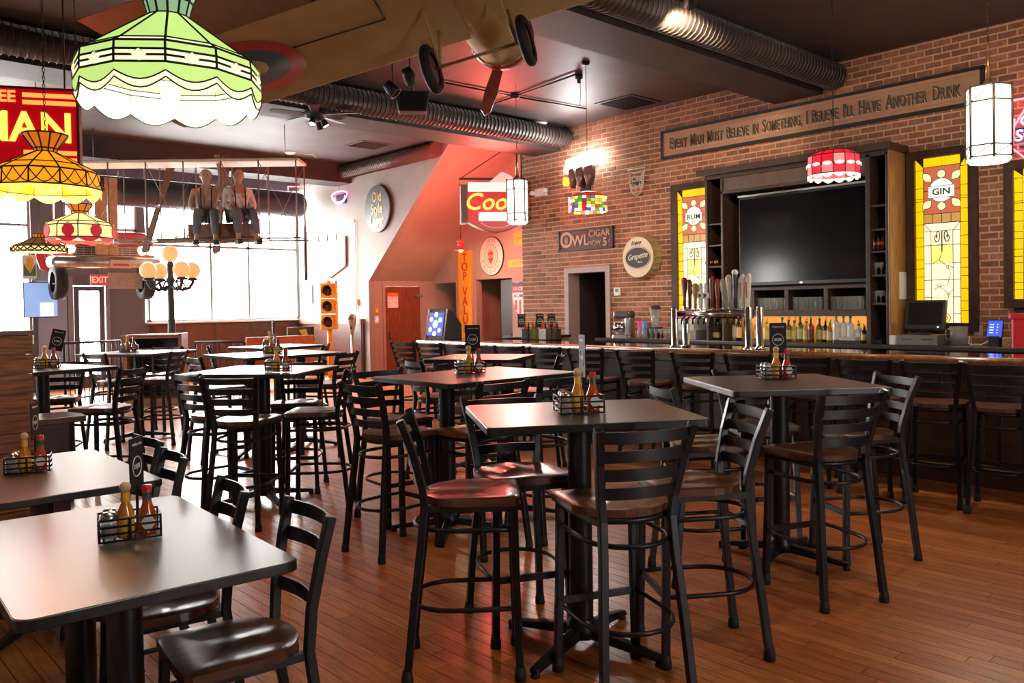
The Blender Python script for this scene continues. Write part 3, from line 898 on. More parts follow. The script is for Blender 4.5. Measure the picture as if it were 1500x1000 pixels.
# under-shelf strip lamp
s = thing('shelf_strip_lamp', 'slim warm strip lamp under the liquor shelf', 'lamp', (0, 0, 0))
MB().bb(9.62, 9.66, y3+.05, y1-.08, 1.37, 1.398).build('strip_housing', STEEL, s)
MB().bb(9.615, 9.665, y3+.06, y1-.09, 1.362, 1.37).build('strip_diffuser', emis('warm_strip', (1, .66, .32), 12), s)

# television
t = thing('television', 'large black flat screen television behind the bar', 'television', (9.5, (y2+y3)/2, 0))
W2 = (y2-y3)/2-.03
MB().bb(-.03, .12, -W2, W2, 1.755, 2.90).build('bezel', mat('tv_bezel', (.006, .006, .007), .3), t, bevel=.006)
MB().bb(-.034, -.029, -W2+.02, W2-.02, 1.80, 2.87).build('screen', mat('tv_screen', (.004, .004, .005), .13, spec=.22), t)
MB().bb(-.035, -.03, -.03, .0, 1.77, 1.785).build('power_light', emis('tv_logo', (1, 1, 1), 1.5), t)
MB().bb(-.05, .0, -W2, W2, 2.9, 2.925).build('top_bar', STEEL, t)
MB().bb(.1, .26, -.3, .3, 2.1, 2.5).build('wall_bracket', BLACKPAINT, t)

# ------------------------------------------------------------------ bottles and glasses
def liquor(cols, h, r, kind, capm):
    t_ = thing('liquor_bottle', '', 'bottle')
    glassm = mat('bottle_%s' % kind, cols, .12, coat=.5)
    MB().lathe([(.001, 0), (r, 0), (r, h*.60), (r*.85, h*.66), (r*.38, h*.72), (r*.36, h*.86), (.001, h*.86)], 12).build('glass_body', glassm, t_)
    MB().lathe([(r+.001, h*.10), (r+.001, h*.48)], 12).build('label_band', mat('bottle_label_%s' % kind, {'amber': (.6, .45, .25), 'gold': (.7, .55, .15), 'green': (.55, .5, .2), 'clear': (.7, .68, .6), 'dark': (.75, .55, .2), 'blue': (.6, .7, .7), 'red': (.15, .05, .03)}[kind], .5), t_)
    o_ = MB().lathe([(.001, h*.84), (r*.42, h*.84), (r*.42, h*.93), (.001, h*.93)], 8).build('stopper', capm, t_)
    MB().tube([(0, 0, h*.95), (-.008, .0, h*1.03), (-.02, 0, h*1.06)], .006, 5).build('pour_spout', capm, o_)
    return t_
GP = mat('green_pourer', (.05, .5, .03), .4)
protos = {'amber': liquor((.45, .16, .03), .30, .043, 'amber', GP), 'clear': liquor((.65, .66, .62), .31, .041, 'clear', GP), 'gold': liquor((.6, .35, .08), .29, .044, 'gold', GP),
          'dark': liquor((.03, .015, .01), .32, .037, 'dark', mat('gold_foil', (.6, .4, .1), .3, .8)), 'green': liquor((.16, .14, .03), .30, .041, 'green', GP), 'blue': liquor((.35, .55, .65), .28, .045, 'blue', GP), 'red': liquor((.35, .04, .02), .3, .037, 'red', GP)}
row = [(1075, 'clear', .32), (1084, 'dark', .33), (1092, 'dark', .33), (1109, 'amber', .3), (1116, 'amber', .26), (1125, 'gold', .27), (1147, 'clear', .31), (1155, 'green', .29), (1162, 'gold', .29), (1171.5, 'green', .33), (1180, 'gold', .28), (1188.5, 'red', .31), (1198, 'green', .31), (1208, 'dark', .27), (1217, 'amber', .26), (1226.5, 'clear', .36), (1236, 'clear', .34), (1246, 'clear', .33), (1256, 'blue', .26), (1267, 'dark', .2)]
words = {'amber': 'amber liquor bottle', 'clear': 'clear spirit bottle', 'gold': 'golden liqueur bottle', 'dark': 'dark wine-shaped bottle', 'green': 'green glass bottle', 'blue': 'pale blue gin bottle', 'red': 'red liquor bottle'}
for i, (px, k_, h_) in enumerate(row):
    q = atX(px, 495, 9.48)
    o = put(protos[k_], (9.48+random.uniform(-.03, .05), q.y, 1.05), random.random()*6, words[k_]+', %s from the left on the lit back bar' % ORD[i], 'liquor bottles on the lit back bar')
    o.scale = (1, 1, h_/.3)
def small_beer():
    t_ = thing('beer_bottle', '', 'bottle')
    MB().lathe([(.001, 0), (.03, 0), (.03, .12), (.013, .17), (.012, .22), (.001, .225)], 10).build('glass_body', mat('brown_beer_glass', (.03, .015, .006), .15, coat=.5), t_)
    MB().lathe([(.031, .03), (.031, .1)], 10).build('label_band', mat('beer_label', (.35, .3, .12), .5), t_)
    MB().lathe([(.001, .232), (.014, .232), (.015, .218)], 8).build('crown_cap', STEEL, t_)
    return t_
sb0 = small_beer()
for i, px in enumerate((1038.5, 1043, 1047.5, 1052)):
    q = atX(px, 495, 9.45)
    put(sb0, (9.45, q.y, 1.05), 0, 'small brown beer bottle, %s from the left beneath the taps' % ORD[i], 'small beer bottles')
def cola():
    t_ = thing('cola_bottle', '', 'bottle')
    MB().lathe([(.001, 0), (.028, 0), (.03, .03), (.026, .08), (.029, .12), (.012, .17), (.012, .2), (.001, .2)], 10).build('glass_body', mat('cola_dark', (.015, .006, .004), .12, coat=.5), t_)
    MB().lathe([(.0295, .07), (.0295, .105)], 10).build('label_band', REDCAP, t_)
    return t_
cl0 = cola()
for i, px in enumerate((1279.5, 1286.5, 1293.5)):
    q = atX(px, 365, 9.45)
    put(cl0, (9.45, q.y, 2.102), 0, 'dark cola bottle with red label, %s of three on the right shelf' % ORD[i], 'cola bottles')
def mug():
    t_ = thing('beer_mug', '', 'glass')
    MB().lathe([(.001, .0), (.036, 0), (.038, .01), (.042, .16)], 12).build('mug_body', CLEAR, t_)
    MB().tube([(0, .04, .03), (0, .075, .045), (0, .078, .1), (0, .042, .12)], .007, 6).build('handle', CLEAR, t_)
    return t_
mg0 = mug()
for bay, pxs in (('left', (1114, 1122, 1130, 1138, 1146)), ('middle', (1166, 1174, 1182, 1190, 1198, 1205)), ('right', (1220, 1229, 1238, 1247, 1255, 1263))):
    for i, px in enumerate(pxs):
        q = atX(px, 445, 9.45)
        put(mg0, (9.45, q.y, 1.435), 2.4+random.uniform(-.3, .3), 'clear glass beer mug, %s in the %s cubby under the television' % (ORD[i], bay), 'beer mugs under the television')
def stem():
    t_ = thing('stem_glass', '', 'glass')
    MB().lathe([(.001, 0), (.03, .0), (.03, .004), (.005, .01), (.005, .06), (.03, .09), (.034, .14)], 12).build('glass_bowl', CLEAR, t_)
    return t_
st0 = stem()
for i, (px, z_, w_) in enumerate(((1283, 1.832, 'second'), (1291, 1.832, 'second'), (1283, 1.512, 'lowest'), (1290, 1.512, 'lowest'), (1297, 1.512, 'lowest'))):
    q = atX(px, 395, 9.45)
    put(st0, (9.45, q.y, z_), 0, 'stem glass on the %s right cabinet shelf, %s' % (w_, ['left', 'right', 'left', 'middle', 'right'][i]), 'stem glasses on the cabinet')
def cup():
    t_ = thing('copper_mug', '', 'mug')
    MB().lathe([(.001, 0), (.035, 0), (.042, .05), (.038, .09), (.034, .09), (.036, .05), (.001, .01)], 12).build('mug_body', mat('copper', (.7, .28, .13), .25, 1.), t_)
    MB().tube([(0, .038, .02), (0, .065, .03), (0, .065, .065), (0, .038, .075)], .005, 6).build('handle', MATS['copper'], t_)
    return t_
cp0 = cup()
for i, (px, w_) in enumerate(((1040, 'left'), (1050, 'right'))):
    q = atX(px, 385, 9.42)
    put(cp0, (9.42, q.y, 2.032), 1., 'polished copper mug on the left cabinet shelf, %s one' % w_, 'copper mugs')

# ------------------------------------------------------------------ draught tower
XT = 7.42
ya, yb = vofY(996, 500, XT), vofY(1104, 500, XT)
t = thing('tap_tower', 'chrome draught beer tower standing on the bar', 'beer tower', (XT, 0, 1.07))
for yy in (ya, yb):
    for dx, dy in ((-.09, .0), (.07, -.03)):
        MB().lathe([(.001, 0), (.06, 0), (.06, .012), (.04, .02), (.036, .03), (.036, .42), (.03, .43), (.001, .432)], 16, T3(dx, yy+dy, 0)).build('post', CHROME, t)
MB().tube([(-.02, ya, .36), (-.02, yb, .36)], .05, 16).build('cross_pipe', CHROME, t)
H0 = [((.25, .03, .02), .30, 'club'), ((.16, .06, .03), .28, 'bar'), ((.6, .35, .08), .24, 'club'), ((.7, .68, .6), .24, 'cross'), ((.75, .73, .7), .24, 'cross'), ((.25, .1, .06), .30, 'bar'), ((.35, .05, .04), .28, 'bar'),
      ((.45, .42, .35), .27, 'club'), ((.72, .55, .4), .31, 'paddle'), ((.06, .07, .12), .34, 'ball'), ((.6, .56, .48), .31, 'slant'), ((.72, .66, .55), .31, 'slant')]
hw_ = ['maroon club-shaped', 'brown figured', 'orange-topped cream', 'white cross-shaped left', 'white cross-shaped right', 'dark copper-topped', 'dark red banded', 'stone grey', 'tan paddle-shaped', 'tall navy ball-topped', 'cream slanted left', 'cream slanted right']
for i, (c_, h_, k_) in enumerate(H0):
    h_ *= 1.12
    yy = ya+(yb-ya)*(.09+.85*i/11)
    f = MB().tube([(-.04, yy, .33), (-.07, yy, .30), (-.075, yy, .25)], .010, 6).build('faucet', mat('dark_faucet', (.03, .03, .03), .3, .5), t)
    mm_ = mat('tap_paint_%d' % i, c_, .3, noise=.25, nscale=30)
    hd = MB().lathe([(.001, -.02), (.012, -.02), (.012, .02), (.001, .02)], 8).build('tap_handle', CHROME, t, (-.02, yy, .42)); hd['label'] = hw_[i]+' beer tap handle'
    if k_ == 'cross':
        MB().prism([(-.02, 0), (.02, 0), (.022, h_*.35), (.05, h_*.42), (.05, h_*.56), (.022, h_*.62), (.02, h_*.95), (0, h_), (-.02, h_*.95), (-.022, h_*.62), (-.05, h_*.56), (-.05, h_*.42), (-.022, h_*.35)], -.012, .012, RZ(-PI/2-.2) @ RX(PI/2)).build('handle_body', mm_, hd, bevel=.005)
        MB().lathe([(.001, 0), (.016, 0), (.016, .002)], 10, T3(-.014, 0, h_*.5) @ RY(-PI/2)).build('badge', GREENF, hd)
    elif k_ == 'slant':
        MB().prism([(-.024, 0), (.024, 0), (.05, h_*.93), (.03, h_), (-.03, h_*.85)], -.014, .014, RZ(-PI/2-.2) @ RX(PI/2)).build('handle_body', mm_, hd, bevel=.004)
        MB().bb(-.0165, -.0145, -.008, .008, h_*.3, h_*.75).build('brand_strip', REDCAP, hd)
    else:
        w_ = .046 if k_ in ('paddle', 'club') else .028
        MB().lathe([(.001, 0), (.02, 0), (.019, h_*.3), (.025, h_*.5), (w_, h_*.78), (w_*.95, h_*.9), (w_*.5, h_*.98), (.001, h_)], 10, Matrix.Diagonal((.55, 1, 1, 1)) if k_ in ('paddle', 'club') else None).build('handle_body', mm_, hd)
        if k_ == 'ball':
            MB().ball((0, 0, h_*.95), .034, 12).build('ball_top', WHITE, hd)
        elif i in (5, 6):
            MB().ball((0, 0, h_*.93), .02, 10).build('copper_knob', MATS['copper'], hd)
            MB().lathe([(.021, h_*.45), (.024, h_*.6)], 10).build('paper_band', PAPER, hd)
        else:
            MB().lathe([(.001, 0), (.018, 0), (.018, .002)], 10, T3(-.018, 0, h_*.82) @ RY(-PI/2)).build('badge', CREAM if i else REDCAP, hd)

# ------------------------------------------------------------------ things on the back counter
def onc(px, X=9.5):
    return (X, atX(px, 497, X).y, 1.05)
t = thing('cash_register', 'point of sale terminal with black monitor on a silver cash drawer', 'register', onc(1352, 9.45), .06)
MB().bb(-.2, .2, -.21, .21, 0, .11).build('cash_drawer', mat('drawer_grey', (.2, .19, .18), .4, .3), t, bevel=.005)
for s in (-1, 1):
    MB().bb(-.205, -.2, s*.1-.055, s*.1+.055, .06, .068).build('drawer_slot', BLACKPAINT, t)
MB().lathe([(.001, .11), (.09, .11), (.08, .13), (.03, .14), (.03, .19), (.001, .19)], 14).build('monitor_foot', BLACKPAINT, t)
Mm = T3(0, -.02, .16) @ RY(.25)
mo = MB().bb(-.035, .03, -.205, .205, 0, .33, Mm).build('monitor', mat('monitor_shell', (.03, .03, .03), .4), t, bevel=.008)
MB().bb(-.038, -.034, -.175, .175, .05, .30, Mm).build('screen', mat('monitor_screen', (.012, .013, .012), .2), mo)
MB().bb(-.04, -.036, -.15, -.135, .018, .03, Mm).build('power_light', emis('blue_led', (.1, .2, 1), 8), mo)
t = thing('tablet', 'tablet with a blue screen on a stand by the outlet', 'tablet', onc(1456, 9.5))
Mm = T3(0, 0, .08) @ RY(.35)
o = MB().bb(-.006, .006, -.075, .075, 0, .20, Mm).build('tablet_body', BLACKPAINT, t)
MB().bb(-.008, -.006, -.068, .068, .012, .188, Mm).build('screen', emis('blue_screen', (.03, .07, .55), 1.2), o)
for i in range(4):
    MB().bb(-.0095, -.008, .01, .05, .05+i*.03, .06+i*.03, Mm).bb(-.0095, -.008, -.03, -.018, .05+i*.03, .06+i*.03, Mm).build('screen_text', emis('screen_text', (.4, .6, 1), 1.5), o)
MB().bb(-.01, .1, -.05, .05, 0, .1).build('stand', BLACKPAINT, t)
MB().tube([(-.02, .05, .05), (-.06, .1, .01), (-.05, .2, .006), (.02, .25, .02), (.1, .27, .09)], .005, 6).build('charging_cable', WHITE, t)
tag(MB().bb(-.008, 0, -.045, .045, -.06, .06).build('wall_outlet', mat('ivory_plastic', (.55, .47, .33), .5), None, (9.79, atX(1434, 488, 9.8).y, 1.2), bevel=.004), 'ivory wall outlet beside the tablet', 'outlet')
for i, px in enumerate((1400, 1409)):
    t = thing('glass_pitcher', 'clear plastic pitcher beside the tablet, %s' % ('left' if i == 0 else 'right'), 'pitcher', onc(px))
    MB().lathe([(.001, 0), (.05, 0), (.065, .2), (.06, .2), (.045, .01), (.001, .01)], 12).build('pitcher_body', CLEAR, t)
    MB().tube([(0, .06, .17), (0, .1, .16), (0, .1, .07), (0, .052, .05)], .008, 6).build('handle', CLEAR, t)
t = thing('coaster_stack', 'stack of tan coasters on the back counter', 'coasters', onc(1478, 9.42))
for i in range(5):
    MB().lathe([(.001, i*.018), (.06, i*.018), (.06, i*.018+.015), (.001, i*.018+.015)], 14).build('coaster', mat('tan_cardboard', (.3, .2, .1), .8), t)
t = thing('red_bin', 'red plastic bin at the right end of the counter', 'bin', onc(1502, 9.4))
MB().prism(rrect(.22, .2, .03), 0, .28).build('bin_body', mat('red_plastic', (.5, .015, .02), .35), t)
MB().prism(rrect(.26, .24, .03), .28, .34).build('bin_lid', MATS['red_plastic'], t, bevel=.01)
tag(MB().bb(-.012, 0, -.08, .08, -.16, .16).build('black_panel', BLACKPAINT, None, (9.79, atX(1499, 466, 9.8).y, 1.34), bevel=.004), 'small black panel on the brick above the red bin', 'panel')
t = thing('telephone', 'black desk telephone on the counter under the right shelves', 'telephone', onc(1286, 9.5))
MB().prism([(-.1, 0), (.1, 0), (.1, .1), (-.1, .04)], -.09, .09, RX(PI/2)).build('phone_base', BLACKPAINT, t, bevel=.006)
MB().tube([(-.02, .06, .09), (-.03, .06, .13), (.07, .06, .17), (.1, .06, .13)], .02, 8).build('handset', BLACKPAINT, t)
tag(MB().bb(-.05, .05, -.035, .035, 0, .1).build('receipt_box', PAPER, None, onc(1310, 9.35), bevel=.003), 'small white box beside the telephone', 'box')
t = thing('bar_tray', 'grey plastic tray of garnishes among the bottles', 'tray', onc(1244, 9.34))
MB().prism(rrect(.12, .34, .02), 0, .035).build('tray_base', BLACKPAINT, t)
MB().prism(rrect(.1, .2, .02), .035, .075).build('tray_insert', mat('grey_plastic', (.4, .4, .38), .4), t)
# left end of the back counter
t = thing('stand_mixer', 'steel stand mixer at the left end of the back counter', 'mixer', onc(914))
MB().prism(rrect(.2, .36, .06), 0, .04).build('mixer_base', STEEL, t)
MB().bb(-.06, .06, -.17, -.06, .04, .3).build('mixer_column', STEEL, t, bevel=.02)
MB().bb(-.07, .07, -.18, .16, .28, .4).build('mixer_head', mat('dark_mixer', (.06, .05, .05), .35), t, bevel=.04)
MB().lathe([(.001, .05), (.06, .05), (.1, .1), (.115, .22), (.11, .22), (.09, .1), (.001, .06)], 16, T3(0, .07, 0)).build('mixing_bowl', CHROME, t)
t = thing('blender', 'tall clear blender jug with black lid on the back counter', 'blender', onc(960))
MB().prism(rrect(.18, .18, .04), 0, .16).build('motor_base', BLACKPAINT, t)
MB().lathe([(.05, .16), (.055, .2), (.08, .42), (.075, .42), (.05, .2)], 12).build('jug', CLEAR, t)
MB().lathe([(.001, .47), (.05, .47), (.082, .45), (.082, .415)], 12).build('lid', BLACKPAINT, t)
for i, (px, c_) in enumerate(((938, (.8, .05, .3)), (944.5, (.1, .25, .6)))):
    t = thing('straw_cup', ['jug of pink straws', 'jug of blue straws'][i]+' on the back counter', 'straws', onc(px, 9.4))
    MB().lathe([(.001, 0), (.04, 0), (.042, .13), (.038, .13), (.001, .01)], 12).build('cup', CLEAR, t)
    for k_ in range(9):
        a_ = k_*.7; MB().tube([(.015*cos(a_), .015*sin(a_), .01), (.034*cos(a_), .034*sin(a_), .25)], .006, 5).build('straw', mat('straw_%d' % i, c_, .4), t)
for i, px in enumerate((954, 961, 968, 975, 982)):
    o = put(st0, onc(px, 9.4), 0, 'stem glass in the row left of the tap tower, %s' % ORD[i], 'stem glasses left of the taps')
t = thing('printer', 'grey receipt printer seen through the tap tower', 'printer', onc(1012, 9.5))
MB().prism([(-.14, 0), (.14, 0), (.14, .36), (.02, .38), (-.14, .22)], -.15, .15, RX(PI/2)).build('printer_body', mat('printer_grey', (.4, .42, .42), .4), t, bevel=.01)
MB().bb(-.16, .1, -.2, .2, 0, .13).build('drawer_unit', mat('drawer_grey', (.2, .19, .18), .4, .3), t, bevel=.004)

# ------------------------------------------------------------------ far end of the bar: caddies, napkins, game machine
for i, (px, c_) in enumerate(((772, (.02, .02, .025)), (783, (.10, .09, .02)), (797, (.5, .48, .45)), (806, (.05, .025, .02)), (814, (.04, .02, .02)))):
    q = atZ(px, 497, 1.07); q.y = min(q.y, 9.7); q.x = min(q.x, 9.55)
    t = thing('bar_caddy', 'bar caddy at the far end of the bar, %s' % ['dark one beside the napkins', 'with yellow bottle', 'white cup printed black', 'with orange sauces', 'with red sauces'][i], 'caddy', (q.x, q.y, 1.07), 0)
    MB().prism(rrect(.12, .12, .02), 0, .15).build('caddy_body', mat('caddy_col_%d' % i, c_, .4, noise=.3, nscale=40), t, bevel=.004)
    for k_ in range(3):
        MB().lathe([(.001, .15), (.015, .15), (.015, .2), (.006, .23), (.006, .26), (.001, .26)], 8, T3(-.03+.03*k_, .02*(k_ % 2), 0)).build('small_bottle', [SAUCE, SAUCE2, BLACKPAINT][k_], t)
for i, px in enumerate((768, 795, 812)):
    q = atZ(px, 497, 1.07)
    put(card0, (min(q.x, 9.5), min(q.y, 9.72)+.05, 1.07+.02), -.7, 'black menu card at the far end of the bar, %s of three' % ['leftmost', 'middle', 'rightmost'][i], 'menu cards')
q = atX(645, 497, 7.4)
t = thing('game_machine', 'countertop touchscreen game machine with bright display on the bar end', 'game machine', (7.45, q.y, 1.07), .05)
MB().prism([(-.16, 0), (.2, 0), (.2, .22), (.0, .45), (-.08, .45)], -.2, .2, RX(PI/2)).build('machine_body', BLACKPAINT, t, bevel=.01)
Mg = frame((-.128, 0, .23), (0, -1, 0), (.08, 0, .45))
MB().bb(-.17, .17, -.17, .17, .004, .012, Mg).build('screen', emis('game_screen', (.05, .08, .35), 1.2), t)
for k_, (u, v, c_) in enumerate(((0, .0, (.2, .4, 1)), (-.1, .07, (1, .3, .3)), (.1, .06, (.9, .9, 1)), (-.1, -.08, (.9, .6, .2)), (.1, -.09, (1, .2, .4)), (0, .14, (1, 1, 1)), (0, -.14, (.8, .9, 1)))):
    MB().lathe([(.001, .013), (.035 if k_ else .06, .013), (.035 if k_ else .06, .016)], 12, Mg @ T3(u, v, 0)).build('screen_icon', emis('icon_%d' % k_, c_, 3), t)
for a_ in (-.2, .2):
    MB().tube([(-.165, a_, .0), (-.085, a_, .45)], .012, 6).build('side_trim', mat('pale_trim', (.55, .4, .3), .4), t)
# ------------------------------------------------------------------ leaded glass lamps
CHAIN = mat('chain_bronze', (.06, .035, .02), .4, .8)
def chain(parent, z0, z1, x=0, y=0, name='chain'):
    mb = MB(); z = z0; k = 0
    while z < z1:
        M_ = T3(x, y, z) @ RZ(PI/2*(k % 2))
        mb.tube([(.006*cos(2*PI*i/6), 0, .013*sin(2*PI*i/6)) for i in range(6)], .0025, 4, True, M_)
        z += .022; k += 1
    return mb.build(name, CHAIN, parent)
def panel_piece(mb, r0, z0, r1, z1, a0, a1, th=.004):
    """flat trapezoid of glass between two rings"""
    p = [(r0*cos(a0), r0*sin(a0), z0), (r0*cos(a1), r0*sin(a1), z0), (r1*cos(a1), r1*sin(a1), z1), (r1*cos(a0), r1*sin(a0), z1)]
    n = (Vector(p[1])-Vector(p[0])).cross(Vector(p[3])-Vector(p[0])).normalized()*th
    v = p+[tuple(Vector(q)-n) for q in p]
    mb.add(v, [(0, 1, 2, 3), (7, 6, 5, 4), (0, 4, 5, 1), (1, 5, 6, 2), (2, 6, 7, 3), (3, 7, 4, 0)])
def scallop(mb, r, z0, z1, a0, a1, depth, th=.004, n=8):
    """hanging glass tongue with a rounded lower edge"""
    A = Vector((r*cos(a0), r*sin(a0), 0)); B_ = Vector((r*cos(a1), r*sin(a1), 0))
    pts = [(0, z0), (1, z0)]+[(1-i/n, z1-depth*sin(PI*i/n)) for i in range(n+1)]
    vs = []
    nn = ((A+B_)/2).normalized()*th
    for s in (0, 1):
        for u, z in pts:
            p = A.lerp(B_, u); vs.append((p.x-nn.x*s, p.y-nn.y*s, z))
    m_ = len(pts)
    mb.add(vs, [tuple(range(m_)), tuple(range(m_, 2*m_))[::-1]]+[(i, (i+1) % m_, m_+(i+1) % m_, m_+i) for i in range(m_)])
def lamp_base(label, loc, zc, bulb, power, col, ztop=4.43):
    t = thing('pendant_lamp', label, 'lamp', loc)
    chain(t, zc, ztop-loc[2])
    MB().lathe([(.001, ztop-loc[2]), (.05, ztop-loc[2]), (.045, ztop-loc[2]-.03), (.001, ztop-loc[2]-.04)], 12).build('ceiling_rose', CHAIN, t)
    L = light('lamp_bulb', 'POINT', (0, 0, bulb), power, col, .05); L.parent = t
    b = MB().ball((0, 0, bulb), .035, 10).build('bulb', emis('bulb_warm', (1, .85, .6), 30), t)
    b.visible_shadow = True
    return t
def rings_and_ribs(t, n, prof, a_off, rib=.0035, name='lead_frame'):
    mb = MB()
    for k in range(n):
        a = 2*PI*k/n+a_off
        mb.tube([((r-.001)*cos(a), (r-.001)*sin(a), z) for r, z in prof], rib*1.35, 6)
    for r, z in prof:
        mb.tube([((r-.001)*cos(2*PI*k/n+a_off), (r-.001)*sin(2*PI*k/n+a_off), z) for k in range(n)], rib*1.35, 6, True)
    return mb.build(name, LEAD, t)

def ring_panels(t, n, ra, za, rb_, zb, a_off, material, name='glass_panel', alt=None):
    first = None; half = PI/n
    for k in range(n):
        m_ = alt[k % len(alt)] if alt else material
        mb = MB(); panel_piece(mb, rb_, zb, ra, za, -half, half)
        if first is None or alt:
            o = mb.build(name, m_, t); first = first or o
        else:
            o = first.copy(); COL.objects.link(o); o.parent = t
        o.rotation_euler = (0, 0, 2*PI*k/n+a_off+half)

# green lamp over the nearest low table
q = atZ(250, 195, 2.13)
GL1 = emis('pale_green_glass', (.50, .72, .20), .85); GL2 = emis('cream_band_glass', (.92, .95, .55), .9); GL3 = emis('deep_green_glass', (.30, .50, .28), .5); GLA = emis('amber_jewel', (1, .72, .40), 1.2); GLW = emis('white_hot_glass', (1, 1, .85), 1.6)
D = ray(250, 150); sc = 3.05/D.dot(_F); pos = D*sc+Vector((0, 0, EYE+.075))
t = lamp_base('large green leaded glass pendant lamp over the nearest low table', (pos.x, pos.y, pos.z-.07), .42, .02, 12, (1, .9, .65))
n = 12; R1 = .318
ring_panels(t, n, .085, .36, .07, .305, .13, GL3)
ring_panels(t, n, .115, .42, .085, .36, .13, GL3)
ring_panels(t, n, .07, .305, .285, .148, .13, GL1)
ring_panels(t, n, .285, .148, R1, .128, .13, GL2)
ring_panels(t, n, R1, .128, R1+.003, .098, .13, GL1)
ring_panels(t, n, R1+.003, .098, R1+.004, .078, .13, GL2)
ring_panels(t, n, R1+.004, .078, R1+.004, .056, .13, GL2)
half = PI/n
for k in range(n):
    a = 2*PI*k/n+.13
    if k == 0:
        mb = MB(); scallop(mb, R1+.004, .056, .028, -half, half, .03); g1 = mb.build('scallop_panel', GL1, t); g1.rotation_euler = (0, 0, a+half)
        mb = MB(); scallop(mb, R1+.001, .056, .006, -half, half, .036); g2 = mb.build('scallop_edge', GL2, t); g2.rotation_euler = (0, 0, a+half)
        dm = MB().prism([(0, .021), (.024, 0), (0, -.021), (-.024, 0)], 0, .004, frame((R1*cos(half)+.010, 0, .077), (0, 1, 0), (0, 0, 1))).build('diamond_jewel', GLA, t); dm.rotation_euler = (0, 0, a+half)
        o = MB().tube([Vector(((R1*cos(half)+.014), u*.024, .077+v*.021)) for u, v in ((0, 1), (1, 0), (0, -1), (-1, 0))], .0022, 4, True).build('jewel_came', LEAD, dm)
    else:
        for src in (g1, g2, dm):
            c_ = copy_tree(src, t); c_.rotation_euler = (0, 0, a+half)
rings_and_ribs(t, n, [(.115, .42), (.085, .36), (.07, .305), (.285, .148), (R1, .128), (R1+.003, .098), (R1+.004, .078), (R1+.004, .056)], .13)
mb = MB()
for k in range(n):
    a = 2*PI*k/n+.13
    A = Vector((R1*cos(a), R1*sin(a), 0)); B_ = Vector((R1*cos(a+2*half), R1*sin(a+2*half), 0))
    for zz_, dp in ((.028, .03), (.006, .036)):
        mb.tube([(A.lerp(B_, i/8).x*1.012, A.lerp(B_, i/8).y*1.012, zz_-dp*sin(PI*i/8)) for i in range(9)], .0028, 4)
mb.build('scallop_cames', LEAD, t)

def tiffany(label, px, py, depth, n, prof, mats_, power, scall=None, ztop=4.43, deco=None, crown=True):
    D = ray(px, py); pos = D*(depth/D.dot(_F))+Vector((0, 0, EYE))
    t = lamp_base(label, pos, prof[0][1], .06, power, (1, .78, .45), ztop)
    for i in range(len(prof)-1):
        (r0, z0), (r1, z1) = prof[i], prof[i+1]
        m_ = mats_[min(i, len(mats_)-1)]
        ring_panels(t, n, r0, z0, r1, z1, 0, m_ if not isinstance(m_, tuple) else None, alt=m_ if isinstance(m_, tuple) else None)
    rings_and_ribs(t, n, prof, 0)
    if scall:
        r, z = prof[-1]; hf = PI/n; first = None
        for k in range(n):
            if not first:
                mb = MB(); scallop(mb, r, z, z-.012, -hf, hf, scall[0]); first = mb.build('scallop_panel', scall[1], t); o = first
            else:
                o = first.copy(); COL.objects.link(o)
            o.parent = t; o.rotation_euler = (0, 0, 2*PI*k/n+hf)
    return t, pos
AM1 = emis('amber_glass', (1, .34, .008), .8); AM2 = emis('dark_amber_glass', (.7, .18, .01), .5); AM3 = emis('hot_amber_glass', (1, .62, .12), 1.1)
t, pos = tiffany('amber leaded glass pendant lamp with scalloped rim over the second low table', 68, 272, 4.5, 12,
        [(.115, .275), (.06, .20), (.055, .18), (.2, .105), (.27, .065), (.278, -.02)], [AM2, AM2, AM1, AM1, AM1], 9, (.035, AM3))
mb = MB()
for k in range(24):
    a = 2*PI*k/12+(PI/12 if k >= 12 else 0)
    mb.tube([(.281*cos(a-PI/12+PI/6*i/8), .281*sin(a-PI/12+PI/6*i/8), .06-.075*sin(PI*i/8)) for i in range(9)], .003, 4)
mb.build('arc_cames', LEAD, t)
CR1 = emis('cream_shade_glass', (1, .72, .28), 1.0); CR2 = emis('crimson_glass', (.6, .02, .04), .55); 
t, pos = tiffany('cream leaded glass pendant lamp with red tulips on the left', 117, 335, 7.2, 10,
        [(.11, .21), (.065, .15), (.06, .13), (.24, .05), (.27, .02), (.275, -.085)], [AM2, AM2, CR1, CR1, CR1], 12, (.03, CR2))
for k in range(8):
    a = 2*PI*k/8+.2
    M_ = frame((.274*cos(a), .274*sin(a), -.035), (-sin(a), cos(a), 0), (0, 0, 1))
    o = MB().prism([(-.02, -.05), (.02, -.05), (.046, -.02), (.05, .015), (.03, .05), (0, .06), (-.03, .05), (-.05, .015), (-.046, -.02)], 0, .006, M_).build('tulip_piece', CR2, t)
    MB().prism([(-.012, .06), (.012, .06), (.018, .072), (-.018, .072)], 0, .006, M_).build('leaf_piece', emis('leaf_green_glass', (.15, .6, .15), .7), o)
t, pos = tiffany('small dark brown leaded glass pendant lamp farthest on the left', 58, 358, 9.6, 12,
        [(.07, .12), (.06, .08), (.26, -.01), (.285, -.03), (.29, -.09)], [AM2, emis('brown_glass', (.3, .12, .03), .35), emis('brown_glass', (.3, .12, .03), .35), CR1], 10)
mb = MB()
for k in range(24):
    a = 2*PI*k/24
    mb.tube([(.293*cos(a-PI/12+PI/6*i/6), .293*sin(a-PI/12+PI/6*i/6), -.035-.05*sin(PI*i/6)) for i in range(7)], .007, 4)
mb.build('arc_cames', LEAD, t)
